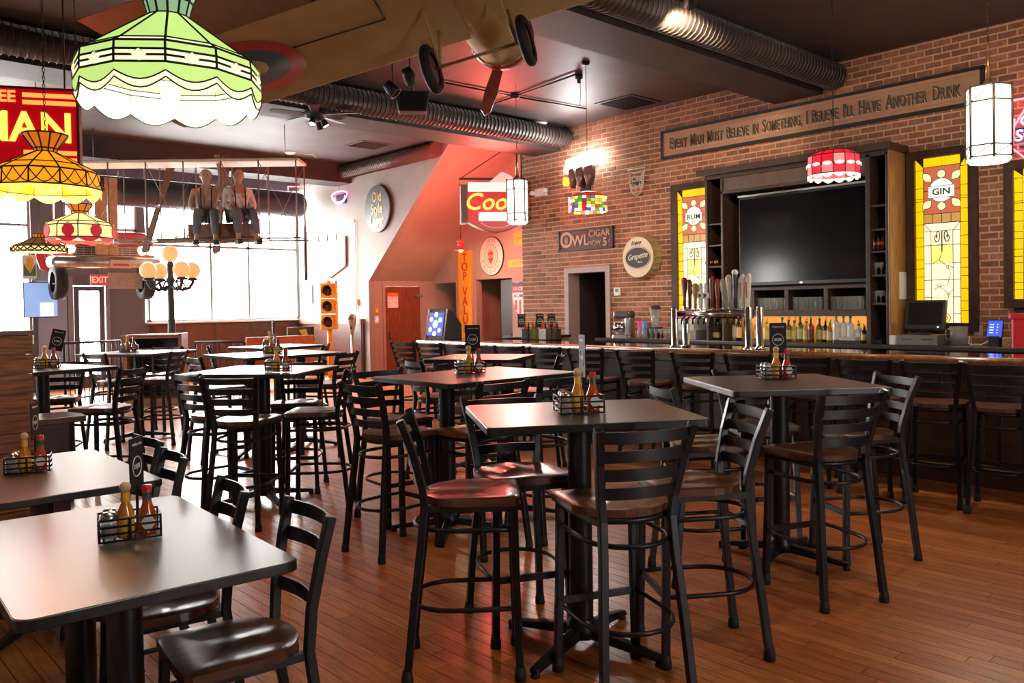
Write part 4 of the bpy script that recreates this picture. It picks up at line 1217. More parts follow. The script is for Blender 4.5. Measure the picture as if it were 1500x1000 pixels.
# drum lamps over the bar
RD = emis('ruby_glass', (.75, .01, .03), .8); RD2 = emis('rose_glass', (.8, .2, .2), .8)
t, pos = tiffany('red glass drum pendant lamp hanging before the television', 1221, 243, 7.6, 14,
        [(.05, .135), (.16, .125), (.225, .085), (.232, .0), (.232, -.085)], [RD, RD, (RD, RD, RD, RD2, RD), (RD, RD, RD2, RD, RD)], 14, (.03, emis('pale_rose_glass', (1, .75, .6), 1.3)))
for k in range(14):
    a = 2*PI*(k+.5)/14
    MB().prism([(.04*cos(2*PI*i/10), .016*sin(2*PI*i/10)) for i in range(10)], 0, .004, frame((.232*cos(a), .232*sin(a), .0), (-sin(a), cos(a), 0), (0, 0, 1))).build('oval_jewel', emis('ivory_jewel', (1, .85, .7), 1.4), t)
cols = [(.5, .02, .02), (1, .75, .1), (.9, .9, .6), (.05, .3, .05), (.05, .08, .4), (.9, .4, .05), (.3, .02, .02)]
tiles = [emis('tile_glass_%d' % i, c_, .8 if i != 2 else 1.5) for i, c_ in enumerate(cols)]
D = ray(861, 298); pos = D*(9.85/D.dot(_F))+Vector((0, 0, EYE))
t = lamp_base('small drum pendant lamp of multicoloured glass tiles before the brick wall', pos, .15, .0, 10, (1, .8, .5))
ring_panels(t, 14, .02, .15, .16, .12, 0, tiles[0]); ring_panels(t, 14, .16, .12, .225, .075, 0, tiles[6])
rt = random.Random(4)
for k in range(28):
    for j in range(5):
        a = 2*PI*(k+.5)/28; M_ = frame((.228*cos(a), .228*sin(a), .055-.036*j), (-sin(a), cos(a), 0), (0, 0, 1))
        MB().bb(-.023, .023, -.016, .016, -.003, .003, M_).build('glass_tile', rt.choice(tiles), t)
rings_and_ribs(t, 28, [(.229, .075), (.229, .037), (.229, .001), (.229, -.035), (.229, -.071), (.229, -.107)], 0, .0025)
# white lantern lamps
LW = emis('white_lantern_glass', (1, .96, .88), 3.2)
BRZ = mat('bronze', (.35, .2, .08), .35, .8)
def lantern(label, px, py, depth, r, h, power, ztop, stem):
    D = ray(px, py); pos = D*(depth/D.dot(_F))+Vector((0, 0, EYE))
    t = thing('lantern_lamp', label, 'lamp', pos)
    n = 6
    for k in range(n):
        a = 2*PI*k/n
        mb = MB(); panel_piece(mb, r, -h/2, r, h/2, -PI/n, PI/n, .004); o = mb.build('glass_pane', LW, t); o.rotation_euler = (0, 0, a)
    mb = MB()
    for k in range(n):
        a = 2*PI*(k+.5)/n
        mb.tube([((r+.004)*cos(a), (r+.004)*sin(a), -h/2-.02), ((r+.004)*cos(a), (r+.004)*sin(a), h/2+.02)], .010, 5)
    for z in (-h/2, -h/2+.09, h/2-.12, h/2):
        mb.tube([((r+.004)*cos(2*PI*(k+.5)/n), (r+.004)*sin(2*PI*(k+.5)/n), z) for k in range(n)], .007, 5, True)
    for k in range(n):
        a, b = 2*PI*(k+.5)/n, 2*PI*(k+1.5)/n
        A = Vector(((r+.006)*cos(a), (r+.006)*sin(a), 0)); B_ = Vector(((r+.006)*cos(b), (r+.006)*sin(b), 0))
        for z0, z1 in ((-h/2, -h/2+.09), (h/2-.12, h/2)):
            mb.tube([A+Vector((0, 0, z0)), B_+Vector((0, 0, z1))], .004, 4)
    mb.build('metal_frame', mat('lantern_bronze', (.16, .12, .09), .4, .5), t)
    MB().lathe([(.001, -h/2-.045), (r*.85, -h/2-.04), (r, -h/2-.01), (.001, -h/2-.01)], 12).build('bottom_diffuser', LW, t)
    MB().lathe([(.001, h/2+.06), (.03, h/2+.06), (.04, h/2+.03), (r*.8, h/2+.01), (.001, h/2+.005)], 12).build('cap', BRZ, t)
    MB().tube([(0, 0, h/2+.05), (0, 0, h/2+.05+stem)], [.022, .012], 8).build('stem', BRZ, t)
    MB().tube([(.03*s_[0], 0, h/2+.09+stem+.03*s_[1]) for s_ in ((0, 1.2), (1.2, 0), (0, -1.2), (-1.2, 0))], .006, 4, True).build('diamond_link', BRZ, t)
    chain(t, h/2+.13+stem, ztop-pos.z)
    L = light('lantern_bulb', 'POINT', (0, 0, -h/2-.12), power, (1, .9, .75), .12); L.parent = t
lantern('white glass lantern lamp at the right edge before the neon sign', 1448, 180, 6.65, .165, .56, 30, 4.45, .24)
lantern('white glass lantern lamp beside the red illuminated beer sign', 758, 294, 10.76, .135, .52, 26, 4.72, .3)

# ------------------------------------------------------------------ ceiling spotlights, fan, speaker
def spot(label, loc, aim, power, shade=BLACKPAINT, lit=True, r=.06, col=(1, .9, .75), ceil=4.43):
    t = thing('ceiling_spotlight', label, 'spotlight', loc)
    d = (Vector(aim)-Vector(loc)).normalized(); M_ = d.to_track_quat('-Z', 'Y').to_matrix().to_4x4()
    MB().lathe([(.001, .1), (r*.7, .1), (r*.85, .05), (r, -.06), (r*.92, -.06), (r*.6, .06)], 14, M_).build('shade', shade, t)
    if ceil > loc[2]+.1:
        MB().tube([(0, 0, .05), (0, 0, ceil-loc[2])], .008, 6).build('stem', BLACKPAINT, t)
    if lit:
        MB().lathe([(.001, -.045), (r*.85, -.045), (r*.85, -.04)], 12, M_).build('lamp_face', emis('spot_face', (1, .95, .85), 40), t)
        L = light('spot_beam', 'SPOT', tuple(d*.12), power, col, .04, rot=d, spot=75); L.parent = t
    return t
q = atZ(32, 95, 4.2); spot('lit round ceiling spotlight at the upper left', q, (2.2, 3.5, 1), 120, r=.085, ceil=4.43)
q = atZ(575, 132, 4.0); spot('black track spotlight left of the wheel of the aeroplane', q, (q.x+1, q.y-1, 2.5), 0, lit=False, r=.075)
q = atZ(600, 113, 4.05); spot('black track spotlight just behind the aeroplane wheel', q, (q.x+1.2, q.y+.5, 2.8), 0, lit=False, r=.075)
t = thing('ceiling_fan', 'dark ceiling fan with three small spotlights', 'fan', (0, 0, 0))
q = atZ(462, 168, 4.05); t.location = q
MB().lathe([(.001, .12), (.1, .1), (.14, .03), (.13, -.04), (.06, -.07), (.001, -.075)], 16).build('motor', BLACKPAINT, t)
MB().tube([(0, 0, .1), (0, 0, 4.43-q.z)], .012, 8).build('down_rod', STEEL, t)
for k in range(5):
    M_ = RZ(2*PI*k/5+.4)
    MB().prism([(.14, -.03), (.22, -.055), (.55, -.07), (.58, 0), (.55, .07), (.22, .055), (.14, .03)], -.005, .005, M_ @ RX(.15)).build('blade', mat('fan_blade', (.03, .022, .02), .4), t, bevel=.002)
for k, a_ in enumerate((-2.4, -.8, .6)):
    M_ = T3(.12*cos(a_), .12*sin(a_), -.12) @ RZ(a_) @ RY(-.5)
    o = MB().lathe([(.001, .05), (.035, .05), (.05, -.04), (.044, -.04), (.03, .03)], 12, M_).build('spot_shade', BLACKPAINT, t)
    MB().lathe([(.001, -.03), (.042, -.03), (.042, -.025)], 10, M_).build('lamp_face', emis('spot_face_dim', (1, .9, .75), 6 if k == 0 else .3), o)
t = thing('loudspeaker', 'black loudspeaker hung under the middle duct', 'speaker', atZ(604, 150, 4.1), -.6)
MB().prism([(-.17, -.13), (.17, -.13), (.21, .12), (-.21, .12)], -.1, .1, RX(PI/2)).build('cabinet', BLACKPAINT, t, bevel=.01)
MB().bb(-.15, .15, -.107, -.1, -.11, .1).build('grille', mat('speaker_grille', (.01, .01, .01), .9), t)
MB().tube([(0, 0, .12), (0, 0, .32)], .012, 6).build('bracket', BLACKPAINT, t)
for i, (px, py, z_, w_) in enumerate(((791, 180, 4.42, 'near the brick wall corner'), (425, 223, 4.715, 'above the flyer model'))):
    q = atZ(px, py, z_)
    t = thing('disc_light', 'flat white disc ceiling light '+w_, 'light', (q.x, q.y, z_))
    MB().lathe([(.001, -.035), (.085, -.03), (.11, .0), (.001, .0)], 16).build('lens', emis('disc_lens', (1, .8, .75), .6), t)
    MB().lathe([(.11, 0), (.12, 0), (.12, -.008), (.11, -.008)], 16).build('trim_ring', WHITE, t)
    MB().tube([(.1, 0, -.0), (.5, -.02, -.0), (.58, -.02, -.05)], .008, 6).build('cord', WHITE, t)
t = thing('hanging_socket', 'small black ceiling socket with a dangling cord', 'socket', atZ(848, 115, 4.38))
MB().lathe([(.001, .05), (.05, .05), (.05, .0), (.025, -.01), (.025, -.06), (.001, -.06)], 10).build('socket', BLACKPAINT, t)
MB().tube([(.02, 0, -.05), (.03, 0, -.2), (.025, .02, -.35)], .005, 5).build('cord', WHITE, t)
# fill light: unseen ceiling floods added above the view over the tables
FILL_FLOODS = [((2.0, 1.2), 42), ((4.8, 1.6), 34), ((4.6, 4.1), 34)]
for i, ((x, y), p_) in enumerate(FILL_FLOODS):
    t = thing('fill_flood', 'small added fill flood in the ceiling above the view, %s from the camera' % ORD[i], 'light', (x, y, 4.45 if y < 5.3 else 4.43))
    MB().lathe([(.07, 0), (.085, 0), (.085, -.006), (.07, -.006)], 14).build('trim_ring', BLACKPAINT, t)
    MB().lathe([(.001, -.003), (.07, -.003), (.07, 0)], 14).build('lens', emis('flood_lens', (1, .85, .6), 3), t)
    L = light('flood_beam', 'SPOT', (0, 0, -.02), p_, (1, .78, .52), .06, rot=(0, 0, -1), spot=130, blend=.9); L.parent = t
spot('added black track spotlight above the view aimed at the far brick wall', (6.1, 4.3, 4.2), (9.8, 8.2, 2.4), 150, col=(1, .8, .58), ceil=4.45)  # unseen spot added to brighten the far brick
spot('added black track spotlight above the view aimed at the near brick wall', (6.2, 1.8, 4.2), (9.8, 4.4, 2.6), 45, col=(1, .76, .5), ceil=4.45)  # likewise added out of view, for the near brick
# ------------------------------------------------------------------ signs on the brick wall (viewer looks along +x: right is -y)
def wallM(y, z, X=XW):
    return frame((X, y, z), (0, -1, 0), (0, 0, 1))
def ell(a, b, n=32):
    return [(a*cos(2*PI*i/n), b*sin(2*PI*i/n)) for i in range(n)]
# long motto board
t = thing('motto_sign', 'long tan wooden motto board high on the brick wall', 'sign', (9.76, 5.285, 3.84))
Mz = frame((0, 0, 0), (0, -1, 0), (0, 0, 1))
SL, SH = 4.25, .36
MB().bb(-SL/2, SL/2, -SH/2, SH/2, -.03, .0, Mz).build('board', mat('tan_board', (.42, .23, .13), .6, noise=.12, nscale=3), t)
mb = MB()
for a, b, c, d in ((-SL/2-.02, SL/2+.02, SH/2-.015, SH/2+.025), (-SL/2-.02, SL/2+.02, -SH/2-.025, -SH/2+.015), (-SL/2-.02, -SL/2+.02, -SH/2, SH/2), (SL/2-.02, SL/2+.02, -SH/2, SH/2)):
    mb.bb(a, b, c, d, -.032, .012, Mz)
mb.build('black_frame', BLACKPAINT, t)
mb = MB()
for a, b, c, d in ((-SL/2+.06, SL/2-.06, SH/2-.058, SH/2-.054), (-SL/2+.06, SL/2-.06, -SH/2+.054, -SH/2+.058)):
    mb.bb(a, b, c, d, .0, .002, Mz)
mb.build('red_pinstripe', REDTXT, t)
def smallcaps(sentence, big, M_, material, parent, width):
    parts = []; x = 0
    for wd in sentence.split(' '):
        for i, ch in enumerate(wd):
            s = big if i == 0 and wd not in ('IN',) else big*.8
            o = text(ch, s, material, Matrix.Identity(4), parent, 'letter', .012, sx=.92, bold=.01, align='LEFT')
            xs = [v.co.x for v in o.data.vertices]; ys = [v.co.y for v in o.data.vertices]
            parts.append((o, x-min(xs), -min(ys) if ch not in ",'" else (-min(ys)-.02 if ch == ',' else big*.45-min(ys))))
            x += max(xs)-min(xs)+big*.09
        x += big*.42
    k = width/x
    for o, dx, dy in parts:
        sh_ = o.data.copy(); sh_.transform(M_ @ Matrix.Diagonal((k, 1, 1, 1)) @ T3(dx-x/2-.009, dy-.008, -.006)); sh_.materials.clear(); sh_.materials.append(CREAM)  # cream copy, shifted down and left, paints a highlight on the letter edges
        o.data.transform(M_ @ Matrix.Diagonal((k, 1, 1, 1)) @ T3(dx-x/2, dy, 0))
        e_ = bpy.data.objects.new('letter_highlight', sh_); COL.objects.link(e_); e_.parent = o
smallcaps("EVERY MAN MUST BELIEVE IN SOMETHING, I BELIEVE I'LL HAVE ANOTHER DRINK", .235, Mz @ T3(0, -.085, .008), mat('bronze_lettering', (.11, .075, .05), .5), t, 3.95)

# cigar sign
t = thing('cigar_sign', 'dark cigar advertising sign with tan lettering above the doorway', 'sign', (9.76, 8.95, 2.59))
MB().bb(-.57, .57, -.155, .155, -.03, 0, Mz).build('board', mat('plum_board', (.06, .025, .028), .6, noise=.2), t)
mb = MB()
for a, b, c, d in ((-.585, .585, .145, .17), (-.585, .585, -.17, -.145), (-.585, -.56, -.17, .17), (.56, .585, -.17, .17)):
    mb.bb(a, b, c, d, -.03, .012, Mz)
mb.build('frame', BLACKPAINT, t)
TANL = mat('faded_tan_letters', (.5, .28, .17), .6)
text('O', .36, TANL, Mz @ T3(-.41, 0, .002), t, bold=.02); text('WL', .24, TANL, Mz @ T3(-.1, -.02, .002), t, bold=.02)
text('CIGAR', .15, TANL, Mz @ T3(.3, .075, .002), t, bold=.015); text('NOW', .1, TANL, Mz @ T3(.2, -.07, .002), t, bold=.01); text('5', .18, TANL, Mz @ T3(.42, -.07, .002), t, bold=.025); text('c', .09, TANL, Mz @ T3(.51, -.05, .002), t)
MB().prism(ell(.045, .07, 16), .0, .006, Mz @ T3(-.41, 0, 0)).build('owl_oval', mat('grey_owl', (.2, .15, .14), .6), t)

# soda bottle cap
t = thing('bottle_cap_sign', 'giant cream soda bottle cap sign on the brick wall', 'sign', (9.74, 7.79, 2.24))
mb = MB(); N = 63; ring0, ring1 = [], []
fs = []; vs = []
for i in range(N):
    a = 2*PI*i/N; r = .325+.014*(1 if i % 3 == 0 else -.4)
    vs += [(.285*cos(a), .30*sin(a), .10), (r*cos(a), (r+.0)*sin(a), -.05)]
for i in range(N):
    j = (i+1) % N; fs.append((2*i, 2*i+1, 2*j+1, 2*j))
mb.add(vs, fs, False, Mz); mb.build('crimped_skirt', mat('aged_gold', (.55, .42, .18), .45, .3, noise=.2), t)
MB().prism(ell(.286, .30, 48), .095, .105, Mz).build('cap_face', mat('cap_cream', (.72, .62, .42), .45), t)
o = MB().prism(ell(.245, .168, 40), .105, .107, Mz @ T3(0, -.01, 0)).build('red_oval', REDTXT, t)
MB().prism(ell(.238, .161, 40), .107, .109, Mz @ T3(0, -.01, 0)).build('cream_oval', MATS['cap_cream'], o)
MB().prism(ell(.226, .15, 40), .109, .111, Mz @ T3(0, -.01, 0)).build('navy_oval', mat('navy_paint', (.025, .03, .05), .5), o)
text('Grapette', .12, MATS['cap_cream'], Mz @ T3(0, .01, .112) @ RZ(.12), t, shear=.35, bold=.015, sx=.85)
text('SODA', .035, MATS['cap_cream'], Mz @ T3(.05, -.075, .112), t, bold=.02); text('Enjoy', .085, BLACKPAINT, Mz @ T3(-.03, .21, .106) @ RZ(.1), t, shear=.4)

# neon beer signs
def neon(name, label, y, z, X, lines, w_, tubes, r=.009):
    t = thing(name, label, 'neon sign', (X, y, z))
    for nm, pts, m_, closed in tubes:
        MB().tube([Mz @ Vector((u, v, .0)) for u, v in pts], r, 6, closed).build(nm, m_, t)
    for body, size, dy, m_ in lines:
        text(body, size, m_, Mz @ T3(0, dy, .0), t, bold=-.0, shear=.1, depth=.006)
    MB().bb(-w_, w_, -.01, .01, -.05, -.03, Mz).bb(-w_*.6, w_*.6, -.2, -.18, -.05, -.03, Mz).build('mounting_bar', BLACKPAINT, t)
    return t
OFFN = mat('unlit_neon_tube', (.55, .5, .45), .3)
shield = [(-.17, .2), (-.13, .13), (-.13, -.03), (-.08, -.15), (0, -.21), (.08, -.15), (.13, -.03), (.13, .13), (.17, .2)]
neon('neon_sign', 'unlit shield-shaped neon beer sign on the brick wall', 7.86, 3.36, 9.72, [('Old', .13, .05, OFFN), ('Style', .13, -.06, OFFN)], .14,
     [('shield_tube', shield, OFFN, True), ('inner_tube', [(-.07, .14), (.1, .14), (.1, -.02), (.06, -.1)], OFFN, False)])
NR = emis('red_neon', (1, .08, .1), 7); NB = emis('blue_neon', (.15, .3, 1), 7)
yn, zn = atX(1512, 185, 9.7).y, atX(1512, 185, 9.7).z
neon('neon_sign', 'lit red and blue neon beer sign cut by the right edge', yn, zn, 9.7, [('Old', .15, .07, NB), ('Style', .17, -.08, NB)], .2,
     [('red_outline', [(-.2, .3), (.2, .3), (.24, .2), (.18, .12), (.18, -.2), (.06, -.32), (0, -.26), (-.06, -.32), (-.18, -.2), (-.16, .1), (-.26, .16)], NR, True), ('red_stroke', [(-.18, .0), (-.06, .2), (.0, .22)], NR, False)])
# blown-out white illuminated sign with dark shapes below
q = atX(853, 240, 9.62)
t = thing('light_box_sign', 'glaring white illuminated sign with dark shapes hanging below on the brick', 'sign', q)
MB().prism([(-.36, -.1), (.3, -.03), (.34, .16), (-.3, .1)], -.06, .05, Mz).build('light_box', emis('white_light_box', (1, 1, 1), 22), t)
for k, (u, w_) in enumerate(((-.2, .06), (-.03, .075), (.16, .09))):
    MB().prism([(u-w_, -.06), (u+w_, -.04), (u+w_*.8, -.22), (u+w_*.15, -.36), (u-w_*.3, -.36), (u-w_*.9, -.2)], -.05, .06, Mz).build('hanging_shape', mat('dusky_brown', (.1, .05, .04), .5), t, bevel=.015)
MB().prism([(-.02, -.2), (.1, -.2), (.12, -.42), (-.1, -.42)], -.07, -.04, Mz).build('back_plate', BLACKPAINT, t)
MB().prism(ell(.035, .07, 14), -.04, .04, Mz @ T3(-.36, -.24, 0)).build('yellow_bulb', emis('yellow_bulb', (1, .65, .02), 1.5), t)
MB().bb(-.2, .2, -.02, .02, -.18, -.06, Mz).build('wall_bracket', BLACKPAINT, t)
L = light('light_box_glow', 'AREA', (-.12, 0, .0), 16, (1, 1, 1), .5, rot=(-1, 0, -.3)); L.parent = t
# emergency light box and thermostat
q = atX(793, 282, 9.76); t = thing('emergency_light', 'white emergency light box on the brick near the corner', 'light', q)
MB().bb(-.12, .12, -.06, .06, -.03, .05, Mz).build('housing', WHITE, t, bevel=.01)
for s in (-1, 1):
    MB().lathe([(.001, .05), (.035, .05), (.04, .0), (.001, -.02)], 10, Mz @ T3(s*.15, .0, .05)).build('lamp_head', WHITE, t)
q = atX(905, 427, 9.78); t = thing('thermostat', 'small white thermostat right of the doorway', 'thermostat', q)
MB().bb(-.06, .06, -.06, .06, -.01, .025, Mz).build('case', WHITE, t, bevel=.006); MB().bb(-.03, .03, -.005, .045, .025, .027, Mz).build('display', mat('lcd_grey', (.2, .2, .18), .3), t)

# ------------------------------------------------------------------ back-lit stained glass windows
SG = {'y': emis('stained_yellow', (1, .47, .0), .95), 'w': emis('stained_cream', (1, .84, .45), 1.05), 'p': emis('stained_pink', (.95, .66, .48), 1.0), 'r': emis('stained_rust', (.52, .12, .06), .75),
      't': emis('stained_tan', (.55, .28, .08), .7), 'l': emis('stained_leaf', (1, .85, .35), 1.1), 'g': emis('stained_mint', (.72, .85, .6), 1.05), 'h': emis('stained_white', (.95, .86, .78), 1.15), 'v': emis('stained_pale_yellow', (1, .72, .16), 1.0)}
def stained(n, y_left, y_right, z0, z1, word):
    W, Hh = y_left-y_right, z1-z0
    fr = MB()
    M_ = frame((XW-.02, y_left, z0), (0, -1, 0), (0, 0, 1))
    b = .09
    for a, c, d, e in ((-b, 0, -b, Hh+b), (W, W+b, -b, Hh+b), (0, W, -b, 0), (0, W, Hh, Hh+b)):
        fr.bb(a, c, d, e, -.02, .05, M_)
    o = struct(fr.build('window_%d' % n, mat('stained_frame_wood', (.05, .022, .012), .4, noise=.3)))
    def pane(poly, k, lift=.0, th=.006):
        return MB().prism([(u*W, v*Hh) for u, v in poly], lift, lift+th, M_).build('pane', SG[k], o)
    g = .004
    def rect(u0, u1, v0, v1, k, lift=0.):
        gu = .002/W; gv = .002/Hh
        return pane([(u0+gu, v0+gv), (u1-gu, v0+gv), (u1-gu, v1-gv), (u0+gu, v1-gv)], k, lift)
    cm = MB()
    def came(pts, r=.0035, closed=False, z=.007):
        cm.tube([M_ @ Vector((u*W, v*Hh, z)) for u, v in pts], r, 4, closed)
    MB().bb(0, W, 0, Hh, -.018, -.01, M_).build('back_board', BLACKPAINT, o)
    vs_ = [0, .075, .13, .205, .28, .33, .385, .465, .52, .6, .68, .74, .755, .82, .93]
    for a, c in zip(vs_[:-1], vs_[1:]):
        rect(0, .15, a, c, 'y'); rect(.84, 1, a, c, 'y'); came([(0, c), (.15, c)]); came([(.84, c), (1, c)])
    pane([(0, .932), (.14, .932), (.14, .945), (.002, .999)], 'y'); rect(.15, .5, .945, 1, 'y'); rect(.5, .84, .945, 1, 'y'); pane([(.86, .945), (.86, .932), (1, .932), (.998, .999)], 'y')
    came([(.15, 0), (.15, .945)]); came([(.84, 0), (.84, .945)]); came([(.15, .945), (.84, .945)]); came([(.15, .945), (0, 1)]); came([(.84, .945), (1, 1)])
    if word:
        rect(.15, .84, .66, .945, 'r')
        came([(.15, .66), (.84, .66)])
        cx, cy, rr = .495, .80, .235
        k = W/Hh
        pane([(cx+rr*u, cy+rr*k*v) for u, v in ell(1, 1, 28)], 'h', .006); came([(cx+rr*u, cy+rr*k*v) for u, v in ell(1, 1, 28)], closed=True, z=.013)
        for s in (-1, 1):
            pane([(cx+.08*u, cy+s*(rr+.085)*k+.08*k*v) for u, v in ell(1, 1, 16)], 'l', .006); came([(cx+.08*u, cy+s*(rr+.085)*k+.08*k*v) for u, v in ell(1, 1, 16)], closed=True, z=.013)
            for q_ in (-1, 1):
                L_ = []
                for i in range(9):
                    f_ = i/8; L_.append((f_, .32*sin(PI*f_)))
                pts = L_+[(f_, -w_) for f_, w_ in L_[-2:0:-1]]
                out = []
                for f_, w_ in pts:
                    a_ = math.atan2(s, q_); rad = (rr*1.0+.03+f_*.24)
                    out.append((cx+rad*cos(a_)-w_*.24*sin(a_), cy+(rad*sin(a_)+w_*.24*cos(a_))*k*1.0))
                pane(out, 'l', .006); came(out, closed=True, z=.013)
            came([(cx+s*rr, cy), (cx+s*.345, cy)])
        rect(cx-.245, cx+.245, cy-.045*1, cy+.025, 'g', .012); came([(cx-.245, cy-.045), (cx+.245, cy-.045), (cx+.245, cy+.025), (cx-.245, cy+.025)], closed=True, z=.019)
        text(word, .10, BLACKPAINT, M_ @ T3(cx*W, (cy-.01)*Hh, .019), o, bold=.02, depth=.002, sx=1.1)
        for i in range(4):
            rect(.15+.1725*i, .15+.1725*(i+1), .605, .66, 't'); came([(.15+.1725*i, .605), (.15+.1725*i, .66)])
        rect(.15, .84, .555, .604, 'p'); came([(.15, .603), (.84, .603)]); came([(.15, .603), (.29, .555), (.70, .555), (.84, .603)])
        vs2 = [0, .055, .155, .26, .36, .47, .555]
        for a, c in zip(vs2[:-1], vs2[1:]):
            rect(.15, .29, a, c, 'p'); rect(.70, .84, a, c, 'p'); came([(.15, c), (.29, c)]); came([(.70, c), (.84, c)])
        came([(.29, 0), (.29, .555)]); came([(.70, 0), (.70, .555)])
        for i, (a, c, kk) in enumerate(((0, .155, 'w'), (.155, .26, 'w'), (.26, .36, 'w'), (.36, .47, 'v'), (.47, .555, 'w'))):
            rect(.29, .70, a, c, kk)
        came([(.29, .26), (.70, .26)]); came([(.15, .47), (.84, .47)])
        for s in (-1, 1):       # scroll ornament
            came([(.495+s*(.02+.09*(1-math.exp(-i*.25))*1+.07*(1-i/24)*cos(i*.45)), .515+.045*(1-i/24)*sin(i*.45)) for i in range(24)], .006)
        came([(.495, .555), (.495, .43)], .007); came([(.40, .47), (.59, .47)], .006)
        came([(.495, .43), (.44, .38), (.31, .36)]); came([(.44, .38), (.6, .34), (.65, .3), (.6, .23), (.45, .22), (.33, .2)]); came([(.6, .35), (.70, .33)]); came([(.45, .22), (.62, .17), (.69, .2)]); came([(.62, .17), (.55, .08), (.5, .02)])
        for u, v in ((.6, .335), (.43, .225), (.62, .175)):
            came([(u+.025*a, v+.025*k*c) for a, c in ell(1, 1, 10)], .003, True)
        pane([(.56+.09*a, .03+.09*k*c) for a, c in ell(1, 1, 16)], 'v', .006); came([(.56+.09*a, .03+.09*k*c) for a, c in ell(1, 1, 16)], .004, True, .013); came([(.56+.04*a, .03+.04*k*c) for a, c in ell(1, 1, 12)], .004, True, .013)
    else:
        vs3 = [0, .18, .36, .55, .74, .9, .945]
        for a, c in zip(vs3[:-1], vs3[1:]):
            rect(.15, .5, a, c, 'v'); rect(.5, .84, a, c, 'v'); came([(.15, c), (.84, c)])
    cm.build('lead_cames', LEAD, o)
stained(4, 3.862, 3.302, 1.278, 3.13, 'GIN')
stained(5, 7.16, 6.60, 1.278, 3.15, 'RUM')
stained(6, 2.865, 2.305, 1.53, 2.89, None)

# ------------------------------------------------------------------ recess wall signs
def recM(y, z, X=XR):
    return frame((X, y, z), (0, -1, 0), (0, 0, 1))
t = thing('fraternity_sign', 'oval cream lodge sign with red shield in the recess', 'sign', (XR-.001, 13.27, 2.61))
MB().prism(ell(.385, .415, 40), 0, .025, Mz).build('black_rim', BLACKPAINT, t); MB().prism(ell(.37, .40, 40), .025, .03, Mz).build('oval_face', mat('off_white_enamel', (.72, .66, .6), .4), t)
MB().prism(ell(.215, .25, 32), .03, .033, Mz).build('inner_ring', BLACKPAINT, t); MB().prism(ell(.205, .24, 32), .033, .036, Mz).build('inner_face', mat('inner_pale', (.7, .6, .55), .4), t)
mb = MB()
for i in range(24):
    a = 2*PI*i/24; mb.tube([Mz @ Vector((.1*cos(a), .12*sin(a), .037)), Mz @ Vector((.2*cos(a), .235*sin(a), .037))], .004, 4)
mb.build('sun_rays', mat('grey_print', (.35, .33, .33), .5), t)
s_ = MB().prism([(-.085, .06), (-.05, .1), (0, .12), (.05, .1), (.085, .06), (.075, -.06), (0, -.17), (-.075, -.06)], .037, .042, Mz).build('red_shield', mat('shield_red', (.75, .07, .03), .4), t)
for i in (-1, 0, 1):
    MB().tube([Mz @ Vector((i*.045+.026*cos(2*PI*j/12), -.005+.02*sin(2*PI*j/12), .044)) for j in range(12)], .005, 4, True).build('chain_link', WHITE, s_)
for body, a0, da, rr, flip in (('ODD', PI/2+.32, -.32, (.29, .325), False), ('FELLOWS', PI+.35, .40, (.29, .325), True)):
    for i, ch in enumerate(body):
        a = a0+da*i; r_ = (a+PI/2 if flip else a-PI/2)
        text(ch, .12, mat('grey_print', (.35, .33, .33), .5), Mz @ T3(rr[0]*cos(a), rr[1]*sin(a), .031) @ RZ(r_), t, bold=.01, depth=.002)
t = thing('stamp_sign', 'tall yellow vertical sign with red stacked letters on the recess pier', 'sign', (XR-.001, 14.17, 0))
MB().bb(-.24, .24, .85, 2.78, 0, .025, Mz).build('board', YELLOW, t, bevel=.005)
mb = MB(); mb.bb(-.24, -.225, .85, 2.78, .025, .028, Mz).bb(.225, .24, .85, 2.78, .025, .028, Mz); mb.build('edge_line', mat('ochre_line', (.5, .25, .02), .5), t)
for i, ch in enumerate('TOP VALUE'):
    if ch != ' ':
        text(ch, .26, REDTXT, Mz @ T3(0, 2.62-.205*i-(0 if i < 3 else -.07), .026), t, bold=.02, depth=.003)
t = thing('shield_sign', 'striped red white and blue shield sign beside the brick corner', 'sign', (XR-.001, 12.33, 1.68))
sh_ = [(-.3, .36), (-.15, .33), (0, .36), (.15, .33), (.3, .36), (.29, -.02), (.18, -.24), (0, -.38), (-.18, -.24), (-.29, -.02)]
MB().prism(sh_, 0, .02, Mz).build('shield_plate', WHITE, t)
MB().prism([(-.3, .36), (-.15, .33), (0, .36), (.15, .33), (.3, .36), (.295, .14), (-.295, .14)], .02, .024, Mz).build('blue_field', mat('navy_field', (.03, .05, .15), .5), t)
MB().bb(-.29, .29, .16, .27, .024, .027, Mz).build('red_band', REDTXT, t)
text('LA CROSSE', .10, WHITE, Mz @ T3(0, .215, .028), t, bold=.01, depth=.002); text('ALL AMERICAN', .085, MATS['navy_field'], Mz @ T3(0, .07, .022), t, bold=.015, depth=.002, sx=.85)
for i in range(4):
    u = -.22+.125*i; MB().prism([(u, -.01), (u+.06, -.01), (u+.06, -.36+abs(u+.03)*.75), (u, -.36+abs(u+.03)*.75)], .02, .024, Mz).build('red_stripe', REDTXT, t)
t = thing('tin_sign', 'small square yellow tin sign high beside the brick corner', 'sign', (XR-.001, 12.36, 2.93)); MB().prism(rrect(.4, .3, .05), 0, .02, Mz).build('plate', YELLOW, t); MB().bb(-.12, .12, -.02, .02, .02, .022, Mz).build('worn_band', mat('ochre_line', (.5, .25, .02), .5), t)
t = thing('tin_sign', 'long yellow tin sign below the square one beside the brick corner', 'sign', (XR-.001, 12.45, 2.42)); MB().prism(rrect(.62, .16, .03), 0, .02, Mz).build('plate', YELLOW, t); text('TOOLEY', .1, MATS['ochre_line'], Mz @ T3(0, .0, .021), t, depth=.002)
